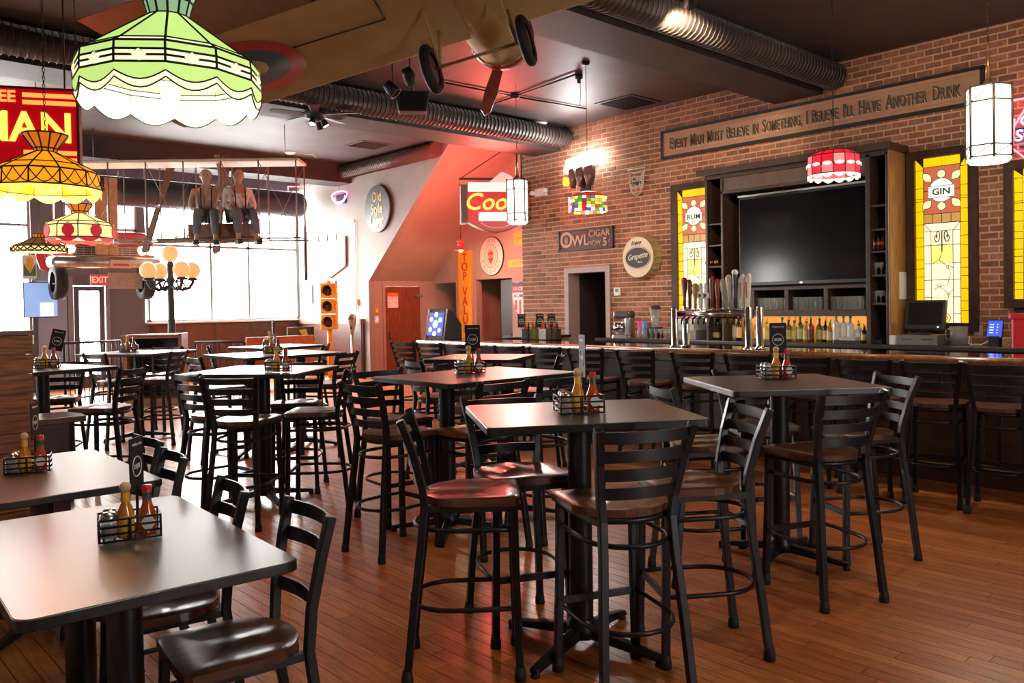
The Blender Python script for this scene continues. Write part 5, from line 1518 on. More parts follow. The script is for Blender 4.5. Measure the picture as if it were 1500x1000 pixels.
# wall switches under the stair
t = thing('wall_switch', 'white switch plate left of the brown door', 'switch', (9.98, 15.35, 1.3)); MB().bb(-.05, .05, -.02, 0, -.08, .08).build('plate', WHITE, t, bevel=.004); MB().bb(-.015, .015, -.026, -.02, -.03, .03).build('toggle', emis('switch_led', (.4, .3, 1), 1.5), t)
t = thing('fire_pull', 'small yellow pull station above the switch plate', 'alarm', (9.98, 15.35, 1.5)); MB().bb(-.04, .04, -.03, 0, -.06, .05).build('case', YELLOW, t, bevel=.006); MB().bb(-.02, .02, -.04, -.03, -.03, .0).build('handle', WHITE, t)
# red lantern with a naked bulb
q = atX(675, 365, 10.6)
t = thing('red_lantern', 'small red hanging lantern with a bright bulb before the yellow sign', 'lantern', q)
RL = mat('lantern_red', (.45, .05, .03), .4)
MB().lathe([(.001, .2), (.05, .2), (.09, .16), (.06, .14), (.06, .02), (.16, -.02), (.15, -.03), (.04, -.0)], 14).build('hood', RL, t)
MB().ball((0, 0, -.01), .045, 12).build('bulb', emis('lantern_bulb', (1, .75, .4), 30), t)
MB().tube([(0, 0, .2), (0, 0, 4.8-q.z)], .006, 5).build('cord', CHAIN, t)
L = light('lantern_light', 'POINT', (-.1, -.1, -.08), 16, (1, .65, .35), .05); L.parent = t

# ------------------------------------------------------------------ red illuminated hanging beer sign
D = ray(727, 300); pos = D*(14.0/D.dot(_F))+Vector((0, 0, EYE))
t = thing('beer_sign', 'red illuminated hanging beer sign with neon script', 'sign', pos)
Ms = frame((0, 0, 0), (cos(-.62), sin(-.62), 0), (0, 0, 1))
poly = [(-.5, .40), (.0, .40), (.5, .40), (.5, -.28), (.22, -.42), (0, -.46), (-.22, -.42), (-.5, -.28)]
MB().prism(poly, -.28, 0, Ms).build('sign_box', mat('sign_box_grey', (.3, .22, .2), .5), t, bevel=.01)
MB().prism([(u*.97, v*.97) for u, v in poly], 0, .012, Ms).build('red_face', emis('red_sign_face', (.4, .006, .008), .7), t)
MB().bb(-.48, .48, .22, .38, .012, .02, Ms).build('top_glow', emis('pale_glow', (1, .6, .55), .9), t)
MB().prism([(-.12, .38), (.1, .56), (.24, .50), (.42, .38)], -.05, .02, Ms).build('mountain_peak', emis('peak_glow', (.9, .4, .36), .8), t)
text('Coors', .40, emis('orange_neon', (1, .2, .02), 4), Ms @ T3(-.03, .04, .03), t, shear=.25, bold=.008, depth=.012)
MB().bb(-.3, .4, -.27, -.13, .012, .03, Ms).build('white_panel', emis('white_panel', (.85, .97, 1), 3), t)
MB().tube([Ms @ Vector((.30*cos(PI*1.15+PI*.7*i/10), -.22+.17*sin(PI*1.15+PI*.7*i/10), .016)) for i in range(11)], .006, 4).build('lower_script', WHITE, t)
MB().tube([Ms @ Vector((-.62, .46, -.14)), Ms @ Vector((.5, .46, -.14))], .02, 6).build('hanger_bar', mat('rusty_bar', (.15, .05, .04), .6), t)
MB().tube([Ms @ Vector((-.6, .46, -.14)), Ms @ Vector((.3, 1.05, -.14))], .008, 5).build('stay_chain', CHAIN, t)
MB().tube([Ms @ Vector((.45, .46, -.14)), Vector((Ms @ Vector((.45, .46, -.14))).xy.to_3d()+Vector((0, 0, 4.7-pos.z)))], .012, 5).build('hanger_rod', CHAIN, t)
MB().bb(-.6, -.5, -.3, .34, -.3, .02, Ms).build('side_box', mat('side_box_brown', (.12, .07, .06), .5), t)
L = light('beer_sign_glow', 'AREA', tuple(Ms @ Vector((-.1, .1, .1))), 50, (1, .13, .1), .8, rot=Ms.to_3x3() @ Vector((-.3, .0, 1))); L.parent = t
L = light('beer_sign_back', 'AREA', tuple(Ms @ Vector((-.1, .1, -.34))), 110, (1, .11, .09), .7, rot=Ms.to_3x3() @ Vector((-.35, .25, -1))); L.parent = t

# ------------------------------------------------------------------ stair wall signs (same facing as the brick wall)
t = thing('lager_sign', 'oval dark lager sign with gold lettering on the stair wall', 'sign', (XW-.002, 14.87, 3.655))
MB().prism(ell(.485, .5, 40), 0, .06, Mz).build('oval_rim', BLACKPAINT, t); MB().prism(ell(.465, .48, 40), .06, .066, Mz).build('oval_face', mat('slate_face', (.05, .06, .062), .5, noise=.15), t)
GOLD = mat('dull_gold', (.42, .32, .15), .45, .2)
for i, s in enumerate(('Old', 'Style', 'Lager')):
    text(s, .30, GOLD, Mz @ T3(0, .24-.25*i, .068), t, bold=.028, depth=.006, sx=.78)
t = thing('brewery_sign', 'faded pink brewery shield sign on the stair wall', 'sign', (XW-.002, 16.93, 2.76))
PK = mat('faded_pink_panel', (.30, .075, .065), .5, noise=.25, nscale=3)
MB().prism([(-.72, .42), (.72, .42), (.72, -.25), (0, -.5), (-.72, -.25)], 0, .05, Mz).build('panel', PK, t)
for u in (-.45, -.05, .35):
    MB().bb(u-.015, u+.015, .36, .5, .05, .07, Mz).build('hook', BLACKPAINT, t)
PKT = mat('pale_pink_print', (.55, .36, .32), .5)
text("Hornung's", .30, PKT, Mz @ T3(0, .08, .052) @ RZ(.12), t, shear=.2, bold=.01, depth=.004, sx=.95); text('BEER', .2, PKT, Mz @ T3(.3, -.18, .052), t, bold=.015, depth=.004)
mb = MB(); mb.tube([(XW-.03, 18.1, 3.42), (XW-.03, 16.0, 3.5), (XW-.03, 15.86, 3.5), (XW-.03, 15.82, 3.45), (XW-.03, 15.82, 1.5)], .014, 6)
t = thing('wall_conduit', 'white conduit bent down the stair wall to a junction box', 'conduit'); mb.build('pipe', WHITE, t); MB().bb(XW-.06, XW, 15.77, 15.87, 1.62, 1.76).build('junction', WHITE, t, bevel=.005)
for i, (y_, z_, a, b, lab) in enumerate(((18.05, 1.9, .26, .22, 'small pale framed picture on the stair wall by the window'), (16.95, 1.78, .24, .42, 'white framed picture behind the traffic light'))):
    t = thing('framed_picture', lab, 'picture', (XW-.002, y_, z_)); MB().bb(-a, a, -b, b, 0, .025, Mz).build('frame', BLACKPAINT, t); MB().bb(-a+.03, a-.03, -b+.03, b-.03, .025, .028, Mz).build('print', mat('pale_print', (.7, .7, .68), .6, noise=.05), t)
t = thing('dark_frame_sign', 'tall pale board beside the window on the stair wall', 'board', (XW-.002, 18.2, 2.9)); MB().bb(-.1, .1, -.65, .65, 0, .05, Mz).build('board', mat('pale_wood_board', (.45, .38, .3), .6), t); MB().bb(.1, .13, -.65, .65, 0, .06, Mz).build('dark_edge', BLACKPAINT, t)
NP = emis('pink_neon', (1, .2, .55), 5)
q = atX(497, 292, 9.72); t = thing('neon_sign', 'pink and blue oval neon sign under the ceiling beam', 'neon sign', q)
MB().tube([Mz @ Vector((.33*cos(2*PI*i/20), .1+.16*sin(2*PI*i/20)*(1 if i > 10 else .5), 0)) for i in range(20)], .014, 6, True).build('pink_tube', NP, t)
MB().tube([Mz @ Vector((.24*cos(PI+PI*i/10), .06+.17*sin(PI+PI*i/10), 0)) for i in range(11)], .012, 6).build('blue_tube', NB, t); MB().tube([Mz @ Vector((0, .2, 0)), Mz @ Vector((0, .7, 0))], .008, 5).build('hanger', CHAIN, t); MB().bb(-.2, .2, -.1, .12, -.06, -.04, Mz).build('backing', BLACKPAINT, t)
q = atY(446, 290, 17.9); t = thing('neon_sign', 'white neon beer sign with red border hanging at the window end', 'neon sign', (q.x-.12, 17.9, q.z))
Mf = frame((0, 0, 0), (1, 0, 0), (0, 0, 1))
MB().tube([Mf @ Vector(p_) for p_ in ((-.3, -.28, 0), (.28, -.28, 0), (.28, .28, 0), (-.3, .24, 0))], .016, 6, True).build('red_border', NR, t); text('Blue', .3, emis('white_blue_neon', (.6, .7, 1), 6), Mf @ T3(0, .02, .01), t, bold=.01, depth=.01, sx=.8); MB().tube([Vector((0, 0, .28)), Vector((0, 0, 4.7-q.z))], .008, 5).build('hanger', CHAIN, t)
# ------------------------------------------------------------------ large model aeroplane, banked, hung under the ceiling
TANF = mat('doped_tan_fabric', (.42, .28, .10), .7, noise=.1, nscale=4, bump=.1, bscale=90)
t = thing('model_aeroplane', 'large tan vintage model aeroplane hung from the ceiling', 'aeroplane', (0, 0, 0))
ey = -Vector((.561, -.802, .207)).normalized(); ex = Vector((.826, .554, -.092)); ex = (ex-ey*ex.dot(ey)).normalized(); ez = ex.cross(ey)
MP = Matrix.Identity(4)
for i in range(3):
    MP[i][0], MP[i][1], MP[i][2] = ex[i], ey[i], ez[i]
MP.translation = (4.44, 4.856, 3.755)
t.matrix_world = MP
MPI = MP.inverted()
def hit(px, py, zl=-.012):
    o_ = MPI @ Vector((0, 0, EYE)); d_ = MPI.to_3x3() @ ray(px, py)
    return o_+d_*((zl-o_.z)/d_.z)
def wing(y0, y1, chord, x0, z, material, name, th=.06):
    prof = [(0, 0), (.03, .5), (.12, 1), (.35, .95), (1, .05), (1, -.05), (.35, -.05), (.1, -.15), (.02, -.1)]
    vs = [(x0-chord*u, y, z+v*th) for y in (y0, y1) for u, v in prof]
    n = len(prof)
    return MB().add(vs, [tuple(range(n)), tuple(range(n, 2*n))[::-1]]+[(i, (i+1) % n, n+(i+1) % n, n+i) for i in range(n)]).build(name, material, t)
CHO = 1.19
wing(-1.5, 2.95, CHO, 0, 0, TANF, 'lower_wing')
wing(.95, 2.9, 1.1, -.15, .42, mat('shaded_brown_fabric', (.34, .19, .09), .7, noise=.1), 'upper_wing', .05)
for y in (1.2, 2.6):
    for xx in (-.25, -.9):
        MB().tube([(xx, y, .02), (xx-.1, y, .43)], .018, 6).build('wing_strut', DARKWOOD, t)
rc = hit(368, 100)
for i, (r_, c_) in enumerate(((.42, (.42, .03, .02)), (.30, (.06, .09, .10)), (.13, (.42, .29, .11)))):
    MB().lathe([(.001, -.001*i), (r_, -.001*i), (r_, .003-.001*i), (.001, .003-.001*i)], 40, T3(rc.x, rc.y, -.014)).build('roundel_ring', mat('roundel_%d' % i, c_, .6), t)
for pts in ([(300, 110), (565, 28)], [(565, 28), (548, 0)]):
    MB().tube([hit(px, py, -.008) for px, py in pts], .006, 4).build('aileron_line', BLACKPAINT, t)
FY = .16
def sect(x, w_, h_, zc, n=14):
    return [(x, FY+w_*cos(2*PI*i/n), zc+h_*sin(2*PI*i/n)) for i in range(n)]
secs = [sect(.52, .26, .27, .20), sect(.1, .27, .28, .22), sect(-1.0, .25, .25, .23), sect(-2.4, .16, .17, .25), sect(-3.2, .07, .1, .27)]
vs = [p for s in secs for p in s]; n = 14
fs = [(a*n+i, a*n+(i+1) % n, (a+1)*n+(i+1) % n, (a+1)*n+i) for a in range(4) for i in range(n)]+[tuple(range(n)), tuple(range(4*n, 5*n))[::-1]]
MB().add(vs, fs, True).build('fuselage', TANF, t)
Mc = T3(.5, FY, .2) @ RY(PI/2)
cw = MB().lathe([(.262, 0), (.28, .04), (.275, .11), (.2, .15), (.08, .155)], 24, Mc).build('cowling', mat('cowl_red', (.42, .025, .02), .4), t)
MB().tube([(.5, FY+.268*cos(2*PI*i/24), .2+.268*sin(2*PI*i/24)) for i in range(24)], .01, 6, True).build('chrome_ring', CHROME, cw)
pr = MB()
for s in (0, PI):
    M_ = T3(.69, FY, .2) @ RX(.5+s) @ Matrix(((0, 0, 1, 0), (1, 0, 0, 0), (0, 1, 0, 0), (0, 0, 0, 1))) @ RY(.3)
    pr.prism([(-.03, .0), (.03, 0), (.045, -.2), (.06, -.45), (.045, -.62), (0, -.66), (-.04, -.62), (-.055, -.45), (-.04, -.2)], -.012, .012, M_)
pr.build('propeller', mat('propeller_wood', (.26, .06, .035), .35, noise=.2), t)
MB().ball((.69, FY, .2), .05, 10).build('propeller_hub', STEEL, t)
wl, wr = MPI @ Vector((3.816, 5.047, 3.35)), MPI @ Vector((4.237, 4.445, 3.505))
for q, sd in ((wl, 1), (wr, -1)):
    o = MB().lathe([(.12, -.03), (.16, -.04), (.185, -.022), (.19, 0), (.185, .022), (.16, .04), (.12, .03)], 28, T3(*q) @ RX(PI/2)).build('wheel', RUBBER, t)
    MB().lathe([(.001, -.028), (.122, -.018), (.122, .018), (.001, .028)], 20, T3(*q) @ RX(PI/2)).build('wheel_disc', mat('dull_red_disc', (.2, .06, .04), .5), o)
    for dx in (-.3, .1):
        MB().tube([(q.x, q.y-.07*sd, q.z), (q.x+dx, q.y-.1*sd, -.0)], .022, 6, ry=.012).build('undercarriage_strut', TANF, t)
MB().tube([wl, wr], .013, 8).build('axle', mat('axle_wood', (.3, .2, .1), .5), t)
for y in (-.8, 2.4):
    q = MP @ Vector((-.5, y, .05)); MB().tube([MPI @ q, MPI @ Vector((q.x, q.y, 4.44))], .005, 5).build('hanging_wire', STEEL, t)

# ------------------------------------------------------------------ early flyer model with two seated dummies near the front window
D = ray(274, 300); pos = D*(14.0/D.dot(_F))+Vector((0, 0, EYE))
FROT = -.72
t = thing('flyer_model', 'skeletal early biplane flyer model hung before the front window', 'aeroplane', (pos.x, pos.y, 0), FROT)
fx, fy = pos.x, pos.y
def floc(u, v, z):
    return (fx+cos(FROT)*u-sin(FROT)*v, fy+sin(FROT)*u+cos(FROT)*v, z)
zu, zl = 4.06, 2.76
x0, x1 = -1.95, 1.92
FAB = mat('cream_wing_fabric', (.62, .52, .36), .7, noise=.08)
MB().bb(x0, x1, -.1, .5, zu, zu+.05).build('upper_wing', FAB, t, bevel=.02)
mb = MB()
for y in (-.1, .5):
    mb.tube([(x0, y, zl), (x1, y, zl)], .016, 6)
for k in range(14):
    x = x0+(x1-x0)*k/13; mb.tube([(x, -.1, zl), (x, .5, zl)], .009, 5)
mb.build('lower_wing_frame', mat('grey_spruce', (.22, .17, .13), .6), t)
for k in range(7):
    x = x0+.05+(x1-x0-.1)*k/6
    for y in (-.1, .5):
        MB().tube([(x, y, zl), (x, y, zu+.01)], .013, 6).build('wing_strut', MATS['grey_spruce'], t)
mb = MB()
for k in range(6):
    xa = x0+.05+(x1-x0-.1)*k/6; xb = x0+.05+(x1-x0-.1)*(k+1)/6
    if k in (0, 2, 4, 5):
        mb.tube([(xa, -.1, zu), (xb, -.1, zl)], .005, 4); mb.tube([(xb, .5, zu), (xa, .5, zl)], .005, 4)
mb.build('bracing_wire', mat('bracing_steel', (.2, .18, .17), .5), t)
PW = mat('propeller_brown', (.16, .08, .05), .5, noise=.2)
for u, tilt in ((-.75, .3), (.35, .12)):
    for s in (0, PI):
        MB().prism([(-.05, .05), (.05, .05), (.07, .5), (.09, .85), (.05, .9), (-.06, .85), (-.05, .4)], -.02, .02, T3(u, .7, 3.45) @ RY(tilt+s) @ RX(PI/2) @ RY(.4)).build('propeller_blade', PW, t)
    MB().tube([(u, .5, 3.45), (u, .72, 3.45)], .02, 6).build('propeller_shaft', PW, t)
for x in (x0+.3, x1-.3):
    MB().tube([(x, .2, zu+.05), (x, .2, 4.72)], .006, 5).build('hanging_wire', STEEL, t)
MB().tube([(-.6, .2, zl+.02), (1.2, .2, zl+.02)], .03, 6).build('seat_plank', PW, t)

def dummy(name, label, base, shirt, face_y, arm_up, heading, hair):
    """seated clothed figure; base is the hip point in the world"""
    t_ = thing(name, label, 'mannequin', base, heading)
    def skin(nm, pts, edges, rad, m_, root):
        me = bpy.data.meshes.new(nm); me.from_pydata(pts, edges, []); me.update()
        o_ = bpy.data.objects.new(nm, me); COL.objects.link(o_); o_.parent = t_
        md = o_.modifiers.new('skin', 'SKIN'); md.use_smooth_shade = True
        sk = me.skin_vertices[0].data
        for i_, r_ in enumerate(rad):
            sk[i_].radius = r_ if isinstance(r_, tuple) else (r_, r_); sk[i_].use_root = (i_ == root)
        ss = o_.modifiers.new('sub', 'SUBSURF'); ss.levels = 1; ss.render_levels = 1
        me.materials.append(m_)
        return o_
    SKIN = mat('dummy_skin', (.48, .27, .19), .5, noise=.08)
    P_ = [(0, 0, .05), (0, -.02, .22), (0, -.02, .40), (0, 0, .52), (0, -.01, .58), (0, -.03, .66), (0, -.03, .76)]      # spine, neck, head
    E_ = [(i, i+1) for i in range(6)]
    R_ = [(.15, .12), (.15, .11), (.17, .115), (.10, .08), (.055, .055), (.078, .09), (.065, .08)]
    def chain_(start, pts, rads):
        prev = start
        for p, r in zip(pts, rads):
            P_.append(p); R_.append(r); E_.append((prev, len(P_)-1)); prev = len(P_)-1
        return prev
    for s in (-1, 1):
        if s == arm_up:
            w_ = chain_(2, [(s*.19, 0, .46), (s*.26, -.12, .66), (s*.2, -.2, .9), (s*.19, -.2, .96)], [.055, .045, .032, .035])
            base_, dz = Vector((s*.19, -.2, .98)), 1
        else:
            w_ = chain_(2, [(s*.2, 0, .44), (s*.25, -.04, .2), (s*.17, -.26, .1), (s*.15, -.31, .1)], [.055, .045, .032, .035])
            base_, dz = Vector((s*.15, -.33, .1)), -1
        for f_ in range(5):
            o_ = (f_-2)*.018
            d1 = Vector((o_, 0, .035*dz)) if dz > 0 else Vector((o_, -.035, 0))
            ln = (.03, .045, .05, .045, .035)[f_]
            d2 = Vector((o_*1.3, -.02, (.03+ln)*dz)) if dz > 0 else Vector((o_*1.3, -.03-ln, -.02))
            chain_(w_, [tuple(base_+d1), tuple(base_+d2)], [.010, .008])
        chain_(0, [(s*.1, -.06, .02), (s*.13, -.45, .05), (s*.15, -.55, -.36), (s*.15, -.54, -.44), (s*.16, -.68, -.47)], [.09, .068, .042, .042, .036])
    body_ = skin('body', P_, E_, R_, SKIN, 0)
    # clothes follow the same bones, slightly larger
    S_ = [(0, 0, .07), (0, -.02, .22), (0, -.02, .40), (0, 0, .52)]; SE = [(0, 1), (1, 2), (2, 3)]; SR = [(.165, .135), (.165, .125), (.185, .13), (.10, .085)]
    for s in (-1, 1):
        pts = [(s*.19, 0, .46), (s*.26, -.12, .66), (s*.215, -.19, .86)] if s == arm_up else [(s*.2, 0, .44), (s*.25, -.04, .2), (s*.19, -.22, .11)]
        pv = 2
        for p, r in zip(pts, (.068, .058, .045)):
            S_.append(p); SR.append(r); SE.append((pv, len(S_)-1)); pv = len(S_)-1
    skin('shirt', S_, SE, SR, shirt, 0)
    L_ = [(0, 0, .04)]; LE = []; LR = [(.165, .13)]
    for s in (-1, 1):
        pv = 0
        for p, r in zip([(s*.1, -.06, .02), (s*.13, -.45, .05), (s*.15, -.55, -.36)], (.108, .085, .068)):
            L_.append(p); LR.append(r); LE.append((pv, len(L_)-1)); pv = len(L_)-1
    skin('trousers', L_, LE, LR, mat('grey_trousers', (.16, .16, .18), .8, noise=.1), 0)
    for s in (-1, 1):
        MB().prism(rrect(.1, .26, .045), -.05, .03, T3(s*.155, -.62, -.47)).build('shoe', BLACKPAINT, t_, bevel=.015)
        MB().tube([(s*.08, -.155, .1), (s*.085, -.16, .3), (s*.09, -.1, .5), (s*.05, .1, .46), (s*.03, .14, .1)], .012, 5, ry=.004).build('brace_strap', BLACKPAINT, t_)
    h_ = thing_part = MB().ball((0, -.015, .735), .098, 14, .95).build('hair', hair, t_)
    h_.scale = (1, 1, 1)
    MB().ball((0, -.05, .70), .088, 14, 1.22).build('face', SKIN, t_)
    MB().prism([(-.012, -.02), (.012, -.02), (0, .025)], 0, .03, frame((0, -.13, .69), (1, 0, 0), (0, 0, 1))).build('nose', SKIN, t_)
    for s in (-1, 1):
        MB().ball((s*.032, -.13, .72), .011, 8).build('eye', BLACKPAINT, t_); MB().ball((s*.088, -.03, .70), .02, 8, 1.4).build('ear', SKIN, t_)
    MB().bb(-.025, .025, -.136, -.128, .645, .652).build('mouth', mat('lip', (.3, .1, .08), .5), t_)
    return t_
dummy('mannequin', 'seated dummy in white shirt and braces on the flyer model', floc(.80, .2, zl+.40), mat('white_shirt', (.62, .56, .5), .8, noise=.06), 0, 0, FROT+.55, mat('brown_hair', (.12, .07, .04), .7))
dummy('mannequin', 'seated dummy in tan shirt with raised arm on the flyer model', floc(.24, .26, zl+.40), mat('tan_shirt', (.36, .22, .15), .8, noise=.06), 0, 1, FROT+.3, mat('grey_hair', (.3, .25, .2), .7))
MB().bb(.0, 1.05, .02, .42, zl+.05, zl+.27).build('seat_box', PW, bpy.data.objects['flyer_model'])

# ------------------------------------------------------------------ big dark tube across the window, ring chandelier
t = thing('window_duct', 'thick dark horizontal duct across the front window', 'duct', (0, 0, 0))
DD = mat('blue_black_duct', (.035, .037, .05), .5)
MB().tube([(4.4, 17.6, 3.98), (9.3, 17.6, 3.98), (9.42, 17.6, 3.98), (9.48, 17.6, 3.98)], [.29, .29, .27, .2], 18).build('duct_body', DD, t)
for x in (5.4, 8.6):
    MB().tube([(x, 17.6, 4.2), (x, 17.6, 4.72)], .012, 5).build('hanger', BLACKPAINT, t)
c = atY(305, 352, 16.4)
t = thing('ring_chandelier', 'ring chandelier of small warm bulbs before the front window', 'chandelier', c)
MB().tube([(.62*cos(2*PI*i/24), .62*sin(2*PI*i/24), 0) for i in range(24)], .02, 6, True).build('ring', BRZ, t)
for i in range(12):
    a_ = 2*PI*i/12
    o = MB().lathe([(.001, 0), (.018, 0), (.018, .06), (.001, .06)], 8, T3(.62*cos(a_), .62*sin(a_), .02)).build('candle', CREAM, t)
    MB().ball((.62*cos(a_), .62*sin(a_), .11), .035, 8).build('bulb', emis('chandelier_bulb', (1, .75, .4), 18), o)
for i in range(3):
    a_ = 2*PI*i/3; MB().tube([(.62*cos(a_), .62*sin(a_), .02), (0, 0, .7)], .006, 4).build('chain_arm', CHAIN, t)
MB().tube([(0, 0, .7), (0, 0, 4.3-c.z)], .008, 5).build('chain', CHAIN, t)

# ------------------------------------------------------------------ front of a red car mounted above the street door
YCAR = 17.3
cl, cr = atY(78, 365, YCAR), atY(228, 365, YCAR)
cx, cw_ = (cl.x+cr.x)/2, (cr.x-cl.x)
CARR = mat('car_red', (.42, .035, .03), .25, coat=.6)
t = thing('car_front', 'front end of a red vintage car mounted over the street door', 'car front', (cx, YCAR, 2.45))
h = cw_/2
def lo(px, py):
    q_ = atY(px, py, YCAR); return q_.x-cx, q_.z-2.45
ztop = lo(150, 338)[1]; zg = lo(150, 362)[1]; zb = lo(150, 378)[1]; zbb = lo(150, 392)[1]
MB().prism([(-h, zb), (-h*.98, zg+.12), (-h*.8, ztop), (h*.8, ztop), (h*.98, zg+.12), (h, zb)], -.7, 0, RX(PI/2) @ Matrix.Diagonal((1, 1, -1, 1)) if False else Matrix(((1, 0, 0, 0), (0, 0, -1, 0), (0, 1, 0, 0), (0, 0, 0, 1)))).build('bonnet', CARR, t, bevel=.05)
MB().bb(-h*.62, h*.62, -.03, .02, zb+.02, zg+.02).build('grille_back', BLACKPAINT, t)
for i in range(5):
    z_ = zb+.04+(zg-zb-.04)*i/4; MB().bb(-h*.62, h*.62, -.05, -.03, z_-.012, z_+.012).build('grille_bar', mat('grille_metal', (.3, .26, .25), .35, .8), t)
for i in range(9):
    u = -h*.6+h*1.2*i/8; MB().bb(u-.008, u+.008, -.045, -.03, zb+.02, zg+.02).build('grille_upright', MATS['grille_metal'], t)
HL = emis('head_lamp_glass', (1, .8, .5), 9)
for u in (-.93, -.74, .74, .93):
    o = MB().lathe([(.11, .0), (.115, -.03), (.09, -.04), (.09, .0)], 18, T3(u*h*.95, -.02, (zg+zb)/2+.06) @ RX(PI/2) @ RX(PI)).build('lamp_rim', CHROME, t)
    MB().lathe([(.001, .05), (.06, .04), (.092, .0), (.001, 0)], 16, T3(u*h*.95, -.02, (zg+zb)/2+.06) @ RX(PI/2)).build('head_lamp', HL, o)
MB().tube([(-h*1.05, .1, (zb+zbb)/2), (-h, -.14, (zb+zbb)/2), (0, -.2, (zb+zbb)/2), (h, -.14, (zb+zbb)/2), (h*1.05, .1, (zb+zbb)/2)], .11, 12, ry=.07).build('bumper', mat('worn_chrome', (.45, .4, .37), .3, .9, noise=.2), t)
lp = MB().bb(-.02, .36, -.3, -.285, zbb-.02, zbb+.14).build('licence_plate', mat('plate_pale', (.5, .42, .38), .5), t)
MB().bb(.02, .32, -.304, -.3, zbb+.03, zbb+.07).build('plate_band', REDTXT, lp)
for u in (-1, 1):
    MB().lathe([(.2, -.1), (.33, -.1), (.35, 0), (.33, .1), (.2, .1)], 20, T3(u*h*.86, .25, zbb-.28) @ RY(PI/2)).build('wheel', RUBBER, t)
    MB().tube([(u*h*.9, .3, ztop), (u*h*.9, .3, 4.72-2.45)], .012, 5).build('hanging_cable', STEEL, t)
for pa, pb in ((131, 149), (150, 164)):
    ua, ub = lo(pa, 300)[0], lo(pb, 300)[0]
    MB().bb(ua, ub, -.34, -.3, lo(140, 374)[1], lo(140, 262)[1]).build('wooden_slat', mat('crate_wood', (.45, .28, .13), .6, noise=.2), t)
# exit sign
e = atY(146, 410, 17.5)
t = thing('exit_sign', 'red lit exit sign below the mounted car', 'sign', e)
MB().bb(-.16, .16, 0, .06, -.11, .11).build('case', mat('exit_case', (.35, .3, .28), .5), t); MB().bb(-.14, .14, -.008, 0, -.09, .09).build('face', emis('exit_face', (.35, .02, .03), .8), t)
text('EXIT', .17, emis('exit_red', (1, .1, .06), 4), frame((0, -.01, 0), (1, 0, 0), (0, 0, 1)), t, bold=.01, depth=.003, sx=.85); MB().tube([(0, .03, .1), (0, .03, .5)], .012, 5).build('hanger', BLACKPAINT, t)
e = atY(184, 411, 17.45)
tag(MB().bb(-.32, .32, 0, .03, -.16, .16).build('hanging_board', mat('weathered_board', (.3, .26, .22), .7, noise=.15), None, e), 'weathered blank board beside the exit sign', 'board')

# ------------------------------------------------------------------ five-globe street lamp and the host stand
s0 = atY(252, 500, 15.3)
t = thing('globe_street_lamp', 'cast iron street lamp with five cream globes by the window', 'street lamp', (s0.x, 15.3, 0))
IRON = mat('cast_iron', (.03, .032, .038), .5)
GLB = emis('cream_globe', (1, .56, .22), .5)
MB().lathe([(.001, 0), (.2, 0), (.2, .1), (.14, .2), (.09, .4), (.07, .6), (.065, 1.2), (.055, 2.05), (.08, 2.12), (.05, 2.2), (.06, 2.42), (.04, 2.46), (.001, 2.46)], 14).build('post', IRON, t)
MB().ball((0, 0, 2.6), .15, 18).build('globe', GLB, t)
for k in range(4):
    a_ = math.radians((-20, -80, 160, 100)[k])
    M_ = RZ(a_)
    o = MB().tube([M_ @ Vector(p) for p in ((.05, 0, 2.0), (.2, 0, 1.94), (.32, 0, 1.98), (.38, 0, 2.08), (.36, 0, 2.14))], .03, 8).tube([M_ @ Vector(p) for p in ((.08, 0, 2.12), (.2, 0, 2.08), (.26, 0, 2.0), (.2, 0, 1.97))], .018, 6).build('arm', IRON, t)
    MB().lathe([(.001, 2.1), (.09, 2.12), (.1, 2.16), (.001, 2.17)], 12, M_ @ T3(.37, 0, 0)).build('cup', IRON, o)
    MB().ball(tuple(M_ @ Vector((.37, 0, 2.30))), .15, 18).build('globe', GLB, t)
x_, y_ = 5.02, 14.55
HW = mat('host_stand_wood', (.26, .12, .07), .45, noise=.3, nscale=5, stretch=(1, 1, 6))
t = thing('host_stand', 'wooden host stand with open shelves in front of the street lamp', 'host stand', (x_, y_, 0), -.55)
hw, hd, hh = .46, .28, 1.14
MB().bb(-hw, -hw+.05, -hd, hd, 0, hh).build('side_panel', HW, t); MB().bb(hw-.05, hw, -hd, hd, 0, hh+.04).build('side_panel', HW, t)
MB().bb(-hw+.05, hw-.05, hd-.03, hd, .05, hh).build('back_panel', mat('stand_inside', (.05, .025, .02), .6), t)
for z in (.08, .52, .92, hh-.02):
    MB().bb(-hw+.05, hw-.05, -hd, hd-.03, z-.015, z+.015).build('shelf', HW, t)
MB().bb(-hw+.05, hw-.05, -hd-.005, -hd+.01, 0, .065).build('plinth', HW, t)
MB().bb(-hw-.02, hw-.03, -hd-.03, hd+.02, hh, hh+.03).build('top_board', HW, t, bevel=.006)
t2 = thing('coffee_cup', 'small white cup on the host stand shelf', 'cup', (x_+.25, y_-.25, .535)); MB().lathe([(.001, 0), (.03, 0), (.042, .07), (.038, .07), (.001, .01)], 12).build('cup_body', WHITE, t2); MB().tube([(.04, 0, .055), (.06, 0, .05), (.06, 0, .025), (.036, 0, .02)], .005, 5).build('handle', WHITE, t2)
def railing(label, p0, p1, h_, n):
    p0, p1 = Vector(p0), Vector(p1); t_ = thing('railing', label, 'railing', p0)
    d = p1-p0
    MB().tube([Vector((0, 0, h_)), d+Vector((0, 0, h_))], .02, 6).build('top_rail', BLACKPAINT, t_); MB().tube([Vector((0, 0, .12)), d+Vector((0, 0, .12))], .014, 6).build('bottom_rail', BLACKPAINT, t_)
    for i in range(n):
        q_ = d*(i/(n-1)); tw = []
        MB().tube([q_, q_+Vector((0, 0, h_))], .022 if i in (0, n-1) else .009, 6).build('post' if i in (0, n-1) else 'baluster', BLACKPAINT, t_)
